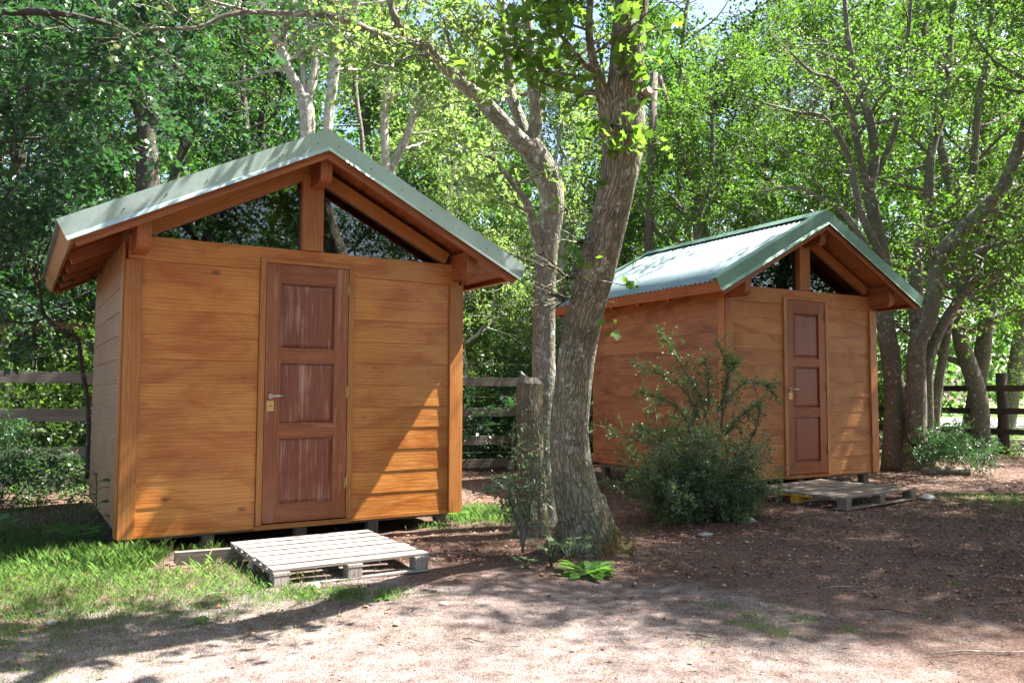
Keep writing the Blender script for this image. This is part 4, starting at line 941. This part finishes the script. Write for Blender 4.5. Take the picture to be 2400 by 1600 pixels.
PR['bush_dark'] = bush_proto('leafy_bush', M['leaf_dark'], 201, 1.5, 16, 1.0, .06)
PR['bush_pale'] = bush_proto('leafy_bush', M['leaf_pale'], 203, 1.9, 16, 1.0, .05)
PR['bush_vivid'] = bush_proto('leafy_bush', M['leaf_vivid'], 205, 2.0, 16, 1.1, .065)
bl = [('bush_dark', -5, 8.3, .5, 'dark bush at the left edge before the plank fence'), ('bush_vivid', 90, 12.4, .95, 'bright bush beyond the fence at the far left'),
      
      ('bush_vivid', 1100, 15.2, .9, 'bushy green shrub beyond the fence, right of the nearer cabin'), ('bush_dark', 1230, 13.6, 1.1, 'dark green bush beyond the fence behind the stump'),
      ('bush_pale', 1010, 16, 1.2, 'pale bush peeping over the fence, half hidden by the nearer cabin'), ('bush_pale', 1330, 16, 1.3, 'pale bush rising behind the big leaning trunk'),
      ('bush_dark', 2210, 11.6, .42, 'low leafy bush at the foot of the grey-stemmed clump'), 
      ('bush_vivid', 2060, 20, .9, 'sunlit bush beyond the rails, just right of the farther cabin')]
for kd, px, Y, sc, lb in bl:
    p = at(px, 1000, Y); o = place(kd, p[0], p[1], sc, px * .7, lb, cat='bush'); o.location.z = float(gz(p[0], p[1]))
for i, (px, Y, sc, kd) in enumerate([(-50, 18, 1.6, 'bush_dark'), (260, 20, 1.9, 'bush_dark'), (150, 17, 1.5, 'bush_vivid'), (1180, 22, 1.6, 'bush_vivid'), (1290, 19, 1.7, 'bush_dark')]):
    p = at(px, 1000, Y); place(kd, p[0], p[1], sc, i * 1.9, ['undergrowth at the far left edge beyond the fence', 'dark undergrowth behind the left wall of the nearer cabin', 'bright undergrowth beyond the fence at the left', 'bright undergrowth far behind the fence between the cabins', 'dark undergrowth behind the stump and lichen trunk'][i], 'undergrowth bushes beyond the fences', 'bush')

# the spiky shrub before the farther cabin
def shrub():
    rng = np.random.default_rng(301); b = at(1628, 1205, 7.75); b[2] = gz(b[0], b[1])
    root = empty('spiky_shrub', tuple(b), label='small-leaved spiky shrub growing at the corner of the farther cabin', cat='shrub'); root['w'] = 1
    mb = MB(); an, di = [], []; sp = dict(wob=.24, up=(.3, .1, 0), kids=(5, 4, 3), an=6, flat=.9)
    for k in range(42):
        a = k * 2.399; f = math.sqrt((k + .5) / 42); p = b + np.array((math.cos(a) * f * .22, math.sin(a) * f * .22, -.02))
        d = np.array((math.cos(a) * f * .4 + .05, math.sin(a) * f * .4, .95 + .6 * (1 - f))); grow(rng, mb, an, di, p, d, (.34 + .86 * (1 - f)) * rng.uniform(.5, 1.25), .012, 0, 2, sp)
    sp2 = dict(wob=.12, up=(.1, 0, 0), kids=(3, 2), an=4, flat=.9)
    for k in range(7):
        a = k * 2.399; p = b + np.array((math.cos(a) * .2 - .0, math.sin(a) * .25, .02)); grow(rng, mb, an, di, p, (math.cos(a), math.sin(a) * .7, .4), rng.uniform(.16, .27), .006, 0, 1, dict(sp, kids=(5, 4)))
    for path, kk in ((((1660, 1000), (1640, 930), (1600, 860), (1575, 820), (1548, 782)), 7), (((1640, 980), (1600, 910), (1550, 880), (1495, 855)), 7), (((1650, 1050), (1590, 960), (1540, 930), (1500, 920)), 6),
                     (((1690, 1000), (1700, 930), (1712, 860), (1722, 850)), 8), (((1690, 960), (1740, 900), (1790, 900), (1815, 925)), 5), (((1700, 1020), (1730, 980), (1770, 950)), 5), (((1660, 960), (1660, 890), (1650, 830)), 5),
                     (((1640, 1100), (1560, 1040), (1500, 1000)), 5), (((1600, 1130), (1500, 1130), (1420, 1128)), 5), (((1720, 1100), (1770, 1010), (1780, 960)), 5), (((1700, 1150), (1760, 1140), (1790, 1150)), 8), (((1690, 950), (1705, 870), (1680, 800)), 4)):
        P, Rr = limb(list(path), dpth(path, 7.5, 7.35), [6, 4, 3, 2.5, 2][:len(path)] if len(path) > 3 else [6, 4, 2]); mb.tube(P, Rr, 5); limb_kids(rng, mb, an, di, P, Rr, kk * 2, .13, dict(sp2, an=4), .15, 1, 1)
        for q in range(1, len(P)): an.append(P[q]); di.append(nrmz(P[q] - P[q - 1]))
    mb.build('stem', M['bark_grey'], root)
    leaves_part(root, an, di, 302, M['leaf_shrub'], name='foliage', nleaf=9, L=.10, leaf=.024, ratio=.75, droop=.0, flat=.8, jit=.5)
shrub()
def sapling():
    rng = np.random.default_rng(311); b = at(1222, 1295, 5.95); root = empty('olive_leaved_sapling', (b[0], b[1], 0), label='grey-green sapling with narrow leaves in front of the broken stump', cat='sapling'); root['w'] = 1
    mb = MB(); an, di = [], []; sp = dict(wob=.15, up=(.2, .1, 0), kids=(3, 3), an=3, flat=.8)
    for path in (((1224, 1296), (1228, 1240), (1215, 1170), (1205, 1110), (1200, 1050), (1205, 990)), ((1224, 1290), (1240, 1200), (1255, 1130), (1258, 1050)), ((1224, 1280), (1205, 1200), (1180, 1140)), ((1265, 1255), (1262, 1170), (1266, 1090), (1255, 950)), ((1228, 1230), (1200, 1170), (1165, 1130))):
        path = list(path); P, Rr = limb(path, dpth(path, 5.95, 6.15), [8, 7, 6, 4, 3, 2][:len(path)]); mb.tube(P, Rr, 6); limb_kids(rng, mb, an, di, P, Rr, 8, .2, sp, .2, 1, 1)
    mb.build('stem', M['bark_grey'], root)
    leaves_part(root, an, di, 312, M['leaf_olive'], name='foliage', nleaf=7, L=.10, leaf=.05, ratio=.28, tpl=T_LANCE, droop=.1, flat=.7, jit=.4, phi=60)
sapling()

# ---------------------------------------------------------------- weeds with few big leaves
def weed(name, px, Y, label, n, ln, ratio, mat, tpl, seed, up=.5, pet=.08, z=None, cat='plant', rise=0.):
    rng = np.random.default_rng(seed); b = at(px, 1200, Y); b[2] = gz(b[0], b[1]); root = empty(name, tuple(b), label=label, cat=cat)
    mb = MB(); B_, D_, N_, L_ = [], [], [], []
    for i in range(n):
        a = i * 2.399 + rng.normal(0, .3); u = rng.uniform(.6, 1.3) * up; d = nrmz(np.array((math.cos(a), math.sin(a), u))); h = rise * (i + .5) / n
        p0 = np.array((0, 0, h)); p1 = p0 + d * pet * rng.uniform(.6, 1.3) + (0, 0, pet * .3); mb.tube([p0 - (0, 0, .01), (p0 + p1) / 2 + (0, 0, .005), p1], [.003, .0025, .0015], 4)
        B_.append(p1); D_.append(nrmz(d + (0, 0, -.45 * up - .1))); N_.append(np.array((rng.normal(0, .2), rng.normal(0, .2), 1)) - d * .3); L_.append(ln * rng.uniform(.6, 1.15))
    if rise: mb.tube([(0, 0, -.01), (.01, 0, rise / 2), (0, .01, rise)], [.005, .004, .003], 5)
    mb.build('stalk', mat, root); L_ = np.array(L_)
    link('leaves', leafmesh('leaves', np.array(B_), np.array(D_), np.array(N_), L_, L_ * ratio, tpl), mat, root); return root
T_HEART = np.array([(.06, 0, 0), (0, .25, .02), (.15, .45, .05), (.45, .46, .07), (.75, .28, .03), (1, 0, -.06), (.75, -.28, .03), (.45, -.46, .07), (.15, -.45, .05), (0, -.25, .02)])
_f = [(0, .05)]
for k in range(5):
    a = R(110 - 55 * k); _f += [(.5 * math.cos(a + .2) * .62 + .3, .62 * .5 * math.sin(a + .2)), (.5 * math.cos(a) * 1.25 + .32, .62 * math.sin(a) * 1.1), (.5 * math.cos(a - .2) * .62 + .3, .62 * .5 * math.sin(a - .2))]
T_GERAN = np.array([(x, y, .05 * abs(y)) for x, y in _f + [(0, -.05)]])
T_TOOTH = np.array([(0, .03, 0), (.25, .07, .03), (.3, .15, .05), (.42, .08, .06), (.5, .19, .08), (.62, .09, .08), (.7, .2, .07), (.85, .1, .03), (1, 0, -.04), (.85, -.1, .03), (.7, -.2, .07), (.62, -.09, .08), (.5, -.19, .08), (.42, -.08, .06), (.3, -.15, .05), (.25, -.07, .03), (0, -.03, 0)])
weed('dandelion_rosette', 1378, 5.42, 'bright green toothed rosette at the foot of the big leaning tree', 28, .20, 1.0, M['leaf_weed'], T_TOOTH, 401, .75, .02)
weed('geranium_plant', 1290, 5.62, 'clump of lobed bluish leaves, largest one before the big trunk', 16, .085, 1.1, M['leaf_shrub'], T_GERAN, 403, .9, .12, rise=.08)
weed('geranium_plant', 1232, 5.55, 'small lobed-leaf plant left of the leafy clump before the big trunk', 7, .08, 1.1, M['leaf_shrub'], T_GERAN, 404, .7, .06)
weed('geranium_plant', 1335, 5.7, 'lobed-leaf plant against the roots of the big leaning tree', 9, .09, 1.1, M['leaf_shrub'], T_GERAN, 405, 1.1, .12, rise=.06)
weed('broadleaf_plant', 185, 6.15, 'low plant with broad oval leaves beside the left wall of the nearer cabin', 12, .17, .72, M['leaf_weed'], T_HEART, 407, .6, .12, rise=.06)
weed('broadleaf_plant', 222, 6.35, 'tall leafy shoot standing against the left wall of the nearer cabin', 16, .115, .7, M['leaf_weed'], T_HEART, 409, .3, .06, rise=.55)
weed('broadleaf_plant', 12, 6.3, 'broad-leaved plant at the left edge of the grass', 7, .12, .7, M['leaf_weed'], T_HEART, 411, .8, .1, rise=.1)
weed('broadleaf_plant', 1062, 7.5, 'small plant with round pale leaves at the right foot of the nearer cabin', 6, .13, .8, M['leaf_weed'], T_HEART, 413, .7, .07)
weed('broadleaf_plant', 1016, 7.35, 'tiny upright seedling under the right end of the nearer cabin', 7, .07, .7, M['leaf_weed'], T_HEART, 415, .8, .05, rise=.08)
weed('clover_sprig', 470, 4.2, 'tiny green sprig alone in the shaded dirt at lower left', 7, .05, 1.1, M['leaf_weed'], T_GERAN, 417, .5, .03)
weed('clover_sprig', 900, 4.72, 'flat star-leaved sprig in the trunk shadow right of the pale pallet', 7, .06, 1.0, M['leaf_weed'], T_GERAN, 419, .3, .03)
weed('reed_clump', 1165, 15.5, 'bright tuft of tall narrow leaves beyond the fence', 60, 1.0, .04, M['leaf_vivid'], T_LANCE, 421, 2.2, .05, cat='plant')
weed('iris_clump', 140, 11.6, 'upright sword-shaped leaves beyond the fence at the left', 26, 1.1, .06, M['leaf_weed'], T_LANCE, 423, 4., .05, cat='plant')

# ---------------------------------------------------------------- fences
def fence(name, p0, p1, zs, hgt, mat, label, posts, ptop, pw, wires=()):
    p0 = Vector((*p0, 0)); p1 = Vector((*p1, 0)); d = p1 - p0; L = d.length; root = empty(name, p0, math.atan2(d.y, d.x), label=label, cat='fence'); random.seed(int(L * 100))
    for z in zs:
        x = 0
        while x < L - .1:
            l = min(random.uniform(2.4, 3.4), L - x); mb = MB(); z0 = z + random.uniform(-.012, .012); z1 = z + random.uniform(-.012, .012)
            h = hgt * random.uniform(.92, 1.06)
            mb.solid([(x, -.014, z0 - h / 2), (x + l - .006, -.014, z1 - h / 2), (x + l - .006, .012, z1 - h / 2), (x, .012, z0 - h / 2)], [(x, -.014, z0 + h / 2), (x + l - .006, -.014, z1 + h / 2), (x + l - .006, .012, z1 + h / 2), (x, .012, z0 + h / 2)], (1, 0, 0))
            mb.build('rail', mat, root, .003); x += l
    for x in posts:
        mb = MB(); n = 10; mb.tube([(x, .013 + pw / 2, -.1), (x + .01, .013 + pw / 2, ptop * .5), (x, .013 + pw / 2, ptop)], [pw / 2, pw / 2 * .96, pw / 2 * .93], 14, np.random.default_rng(int(x * 10) + 3), .05); mb.build('post', mat, root)
    for z in wires:
        mb = MB(); mb.tube([(x, -.02, z + .012 * math.sin(x * 2 + z * 9)) for x in np.arange(0, L, .5)], [.0018] * len(np.arange(0, L, .5)), 4); mb.build('wire', M['wire'], root)
fence('plank_fence', (-9.2, 7.39), (4.5, 15.18), (1.33, .89, .45, .11), .14, M['grey_wood'], 'weathered grey plank and wire fence running behind the two cabins', (.6, 3.1, 6.9, 11.9, 14.5), 1.5, .15, (1.12, .68, .28, 1.62))
fence('rail_fence', (6.6, 18.5), (11.5, 11.2), (1.28, .87, .50), .11, M['dark_fence'], 'dark three-rail fence at the right before the sunny lawn', (.35, 4.25, 7.9), 1.57, .2)
def gate():
    a = at(-40, 762, 13.2); b = at(215, 764, 13.4); d = Vector(b - a); L = math.hypot(d.x, d.y)
    root = empty('timber_gate_frame', (a[0], a[1], 0), math.atan2(d.y, d.x), label='reddish beam on a grey post beyond the fence at the far left', cat='gate')
    mb = MB(); mb.box((-.2, -.03, a[2] - .065), (L + .3, .03, a[2] + .065)); mb.build('beam', M['red_rail'], root, .004)
    for x in (.36, L + .1): mb = MB(); mb.box((x - .07, -.07, -.1), (x + .07, .07, a[2] - .066)); mb.build('post', M['grey_wood'], root, .004)
    c_ = at(2, 772, 13.1); s = empty('warning_sign', tuple(c_), .0, label='small orange sign fixed to the reddish beam at the left edge', cat='sign')
    mb = MB(); mb.box((-.12, -.01, -.075), (.12, .004, .075)); mb.build('plate', M['sign'], s, .002)
    for k in range(4): mb = MB(); mb.box((-.09, -.0135, .045 - k * .03), (.09 - .03 * (k % 2), -.0102, .054 - k * .03)); mb.build('print_line', M['sign_light'], s)
gate()
def poles():
    Y = 14.6; b = at(1520, 584, Y); t = at(1533, 172, Y); root = empty('utility_pole', (b[0], b[1], 0), label='upright bare wooden utility pole rising behind the farther roof', cat='utility pole'); root['w'] = 1
    dx = (t[0] - b[0]) / (t[2] - b[2]); f = lambda z: np.array((b[0] + dx * (z - b[2]), b[1], z))
    mb = MB(); mb.tube([f(-.3), f(1.5), f(3.5), f(5), f(t[2])], [.09, .086, .08, .076, .07], 18, np.random.default_rng(2), .02); mb.build('shaft', M['pole'], root)
    mb = MB(); p = f(t[2] - .35); mb.tube([p + (-.12, -.1, 0), p + (.14, -.1, .01)], [.02, .02], 8); p = f(t[2] - 1.3); mb.tube([p + (-.1, -.09, 0), p + (.1, -.09, 0)], [.018, .018], 8); mb.build('bracket', M['wire'], root)
    r2 = empty('brace_pole', tuple(at(1700, 1000, Y - .3)), label='slanting brace pole leaning against the utility pole from the right', cat='utility pole'); r2.location.z = 0; r2['w'] = 1
    a, c_ = at(1546, 180, Y - .25), at(1612, 400, Y - .3); dv = (c_ - a) / (a[2] - c_[2]); e = c_ + dv * (c_[2] + .2); mb = MB(); mb.tube([a, c_, (c_ + e) / 2, e], [.04, .05, .06, .068], 14, np.random.default_rng(4), .02); mb.build('shaft', M['pole'], r2)
    for i, (q0, q1, s_, lb) in enumerate(((at(1534, 178, Y), at(2000, 235, 12.5), .15, 'upper thin cable running right from the utility pole'), (at(1534, 195, Y), at(1760, 330, 9.), .1, 'lower thin cable sloping down from the utility pole'))):
        P = [q0 + (q1 - q0) * t_ + np.array((0, 0, -s_ * 4 * t_ * (1 - t_))) for t_ in np.linspace(0, 1, 14)]; mb = MB(); mb.tube(P, [.006] * 14, 5); tag(mb.build('cable', M['wire']), lb, 'cable')
poles()

# ---------------------------------------------------------------- small things on the ground
def stone(px, Y, r, label, mat='stone', seed=0, sq=.6):
    rng = np.random.default_rng(seed + 500); b = at(px, 1200, Y); z = float(gz(b[0], b[1])); mb = MB(); n, m = 14, 9; ph = rng.random(6) * 6
    V = []
    for i in range(m + 1):
        th = math.pi * i / m
        for j in range(n):
            a = 6.2832 * j / n; x, y, zz = math.sin(th) * math.cos(a), math.sin(th) * math.sin(a), math.cos(th)
            k = r * (1 + .16 * math.sin(2.3 * x + ph[0]) + .14 * math.sin(3.1 * y + ph[1]) + .1 * math.sin(4 * zz + ph[2] + 3 * x)); V.append((x * k * 1.2, y * k, zz * k * sq + r * sq * .55))
    mb.v = V
    for i in range(m):
        for j in range(n): mb.f.append((i * n + j, (i + 1) * n + j, (i + 1) * n + (j + 1) % n, i * n + (j + 1) % n)); mb.uv += [(0, 0)] * 4; mb.sm.append(True)
    o = mb.build('stone', M[mat]); o.location = (b[0], b[1], z); tag(o, label, 'stone')
stone(741, 4.93, .026, 'round white stone below the front edge of the pale pallet', 'pale_stone', 1, .9)
stone(1752, 7.35, .05, 'rounded stone at the right foot of the spiky shrub', 'stone', 2)
stone(1655, 6.85, .05, 'flat grey stone on the dirt below the spiky shrub', 'stone', 3, .3)
stone(2172, 8.6, .07, 'pale stone lying right of the brown pallet', 'stone', 4, .5)
stone(1040, 4.55, .022, 'little pale pebble on the sunny dirt below the pallet shadow', 'pale_stone', 5, .6)
stone(132, 4.18, .022, 'small slate-blue chip in the shaded dirt at lower left', 'stone', 6, .6)
mb = MB(); b = at(500, 1300, 5.68); mb.box((-.25, -.02, -.03), (.25, .025, .095), (1, 0, 0)); o = mb.build('weathered_plank', M['grey_wood'], None, .004); o.location = (b[0], b[1], 0); o.rotation_euler = (0, 0, .42); tag(o, 'short grey plank on edge between the grass and the pale pallet', 'plank')
mb = MB(); b = at(2215, 1115, 11.2); rng = np.random.default_rng(9); mb.tube([(-.3, 0, .04), (0, .02, .05), (.32, -.03, .045)], [.06, .065, .055], 12, rng, .08); o = mb.build('fallen_log', M['bark_grey']); o.location = (b[0], b[1], float(gz(b[0], b[1]))); tag(o, 'short fallen log below the bush near the grey stems', 'log')
mb = MB(); mb.tube([at(2142, 1020, 11.86) , at(2140, 1021, 11.78)], [.085, .08], 20); 
kn = mb.build('sawn_knot', M['cut'])
for o in bpy.data.objects:
    if o.get('label', '').startswith('thick grey tree'):
        kn.parent = o; kn.matrix_parent_inverse = Matrix.Translation(-Vector(o.location))
rt = np.random.default_rng(640)
for i, (px, Y, ln, an, lb) in enumerate(((1110, 3.95, .10, -.5, 'thin dark twig on the sunny dirt, low centre'), (2095, 4.45, .22, -.5, 'dark bent stick at the edge of the sunlight, lower right'), (1975, 5.0, .2, .1, 'straight pale stick lying right of the small grass tufts'), (2290, 3.75, .45, .1, 'long thin pale stick near the lower right corner'), (510, 4.75, .12, .7, 'pale twig in the grass below the grey plank'), (1640, 3.98, .12, -.35, 'short twig beside the grass tufts at the shade edge'))):
    b = at(px, 1300, Y); z = float(gz(b[0], b[1])) + .008; ln *= .6; mb = MB(); P = [(-ln, 0, 0), (-ln * .3, ln * .06, .006), (ln * .3, -ln * .05, .004), (ln, .0, 0)]; mb.tube(P, [.0022, .0032, .003, .0014], 6)
    o = mb.build('twig', M['bark_pale' if 'pale' in lb else 'bark_dark']); o.location = (b[0], b[1], z); o.rotation_euler = (0, 0, an); tag(o, lb, 'twig')

def litter():
    rng = np.random.default_rng(700); n = 330000; x = rng.uniform(-6, 9, n); y = rng.uniform(2.3, 15, n)
    keep = (np.abs(x) < .72 * y + .6); dens = .30 + .55 * np.exp(-((x - 2.5) ** 2 / 9 + (y - 7) ** 2 / 7)) + .25 * (np.sin(x * 2.1 + y) * np.sin(y * 1.7 - x) > .1) - .25 * (y < 4.3)
    dens = dens * np.where(((x + .6) / 3.1) ** 2 + ((y - 3.6) / 2.0) ** 2 < 1.1, .35, 1.1); keep &= rng.random(n) < dens; x, y = x[keep], y[keep]; n = len(x); z = gz(x, y) + rng.uniform(.001, .012, n)
    a = rng.uniform(0, 6.28, n); d = np.stack([np.cos(a), np.sin(a), rng.normal(0, .25, n)], -1); nn = np.stack([rng.normal(0, .45, n), rng.normal(0, .45, n), np.ones(n)], -1)
    l = rng.choice([.010, .016, .024, .036], n, p=[.45, .35, .15, .05]) * rng.uniform(.7, 1.2, n); wd = l * rng.choice([.12, .45, .8], n, p=[.3, .4, .3])
    l = np.where(wd < l * .2, l * 2.0, l)
    link('leaf_litter', leafmesh('leaf_litter', np.stack([x, y, z], -1), d, nn, l, wd, T_LANCE), M['litter'], kind='stuff', label='brown fallen leaves and wood chips strewn over the bare ground', cat='leaf litter')
litter()
T_BLADE = np.array([(0, .5, 0), (.4, .42, .05), (.75, .25, .02), (1, 0, -.12), (.75, -.25, .02), (.4, -.42, .05), (0, -.5, 0)])
def grass():
    rng = np.random.default_rng(720)
    G = [(-3.7, 5.9, .9, .55, 5200, .12), (-2.62, 5.55, .34, .16, 1500, .19), (-3.0, 5.1, .75, .35, 5200, .10), (-2.9, 4.5, .6, .3, 3000, .07), (-2.4, 4.0, .5, .3, 1100, .05), (-2.35, 3.75, .3, .3, 900, .05), (-2.05, 3.4, .25, .25, 520, .05), (-2.3, 5.2, .22, .2, 500, .08), (-1.72, 4.95, .14, .16, 420, .09),
         (-1.55, 4.75, .3, .14, 700, .06), (-1.05, 4.75, .24, .07, 600, .09), (-1.9, 4.4, .45, .2, 1300, .05), (-1.3, 4.1, .4, .2, 500, .04), (-.7, 7.55, .34, .16, 900, .12), (-.35, 7.7, .3, .25, 1500, .14), (-.62, 7.0, .09, .05, 200, .1), (-.2, 7.1, .05, .04, 70, .08),
         (5.2, 8.5, .4, .35, 1500, .07), (4.3, 6.3, .05, .04, 60, .05), (1.1, 6.9, .03, .03, 20, .1), (2.1, 7.3, .04, .03, 40, .12), (-.6, 3.9, .25, .1, 180, .03), (-.35, 4.1, .2, .08, 120, .03), (-4.4, 7.6, .9, .7, 900, .14), (.2, 4.1, .1, .06, 70, .03)]
    for px, py, rr, n in ((1685, 1392, .05, 130), (1765, 1412, .05, 120), (1775, 1438, .045, 110), (1822, 1385, .03, 60), (1850, 1450, .075, 260), (1880, 1420, .05, 120), (1990, 1440, .03, 70), (1725, 1430, .04, 70), (2243, 1352, .03, 60), (1645, 1480, .04, 40), (2170, 1410, .02, 30), (2310, 1235, .05, 60)):
        Y = (CAMH - .04) * FPX / (py - 917); p = at(px, py, Y); G.append((p[0], p[1], rr, rr * .8, n, .045))
    P, L_, = [], []
    for x, y, rx, ry, n, h in G:
        n = int(n * (3.2 if n > 500 else 1.6)); q = rng.normal(0, 1, (n, 2)) * (rx, ry) + (x, y)
        cl = (np.sin(q[:, 0] * 23 + 2 * np.sin(q[:, 1] * 17)) * np.sin(q[:, 1] * 27 + x) > -.35) | (n < 300); q = q[cl]; P.append(q); L_.append(np.full(len(q), h * .6) * rng.uniform(.4, 1.35, len(q)))
    q = np.concatenate(P); L_ = np.concatenate(L_); inside = np.zeros(len(q), bool)
    a1 = .5511; u = (q[:, 0] + 2.783) * math.cos(a1) + (q[:, 1] - 5.825) * math.sin(a1); d = -(q[:, 0] + 2.783) * math.sin(a1) + (q[:, 1] - 5.825) * math.cos(a1); ok = ~((u > -.03) & (u < 2.75) & (d > -.02) & (d < 2.5)); ok &= ~((q[:, 0] > -2.4) & (q[:, 0] < -1.75) & (q[:, 1] > 5.4 + .1 * np.sin(q[:, 0] * 9)) & (q[:, 1] < 5.9)); q, L_ = q[ok], L_[ok]
    n = len(q); base = np.stack([q[:, 0], q[:, 1], gz(q[:, 0], q[:, 1]) - .005], -1); a = rng.uniform(0, 6.28, n); ll = np.abs(rng.normal(.35, .3, n))
    dd = np.stack([np.cos(a) * ll, np.sin(a) * ll, np.ones(n)], -1); nn = np.stack([np.cos(a), np.sin(a), np.full(n, -.3)], -1)
    link('grass', leafmesh('grass', base, dd, -nn, L_, np.clip(L_ * .03, .0014, .003), T_BLADE), M['grass'], kind='stuff', label='green grass and small tufts growing in patches on the dirt', cat='grass')
grass()
def cover():
    rng = np.random.default_rng(760); n = 90000; x = rng.uniform(-16, 16, n); y = rng.uniform(8, 22, n); a1 = .512
    side = (y - 12.63) - (x - 0) * math.tan(a1); right = (x > 5.2) & (y > 12.2); k = ((side > .15) & (x < 5)) | (right & (y < 19) & (np.sin(x * 1.7) * np.sin(y * 1.3) > -.2) & (y > 13.2)) | ((x < -4.2) & (side > -1.3)); k &= (np.sin(x * 2.3 + y) * np.sin(y * 1.9) > -.55)
    x, y = x[k], y[k]; n = len(x); base = np.stack([x, y, gz(x, y) + np.abs(rng.normal(0, .09, n))], -1); a = rng.uniform(0, 6.28, n)
    d = np.stack([np.cos(a), np.sin(a), rng.normal(.25, .3, n)], -1); nn = np.stack([rng.normal(0, .4, n), rng.normal(0, .4, n), np.ones(n)], -1); l = rng.uniform(.04, .11, n)
    link('ground_cover', leafmesh('ground_cover', base, d, nn, l, l * .6, T_OVATE), M['leaf_mid'], kind='stuff', label='low green ground cover under the trees beyond the fences', cat='ground cover')
cover()
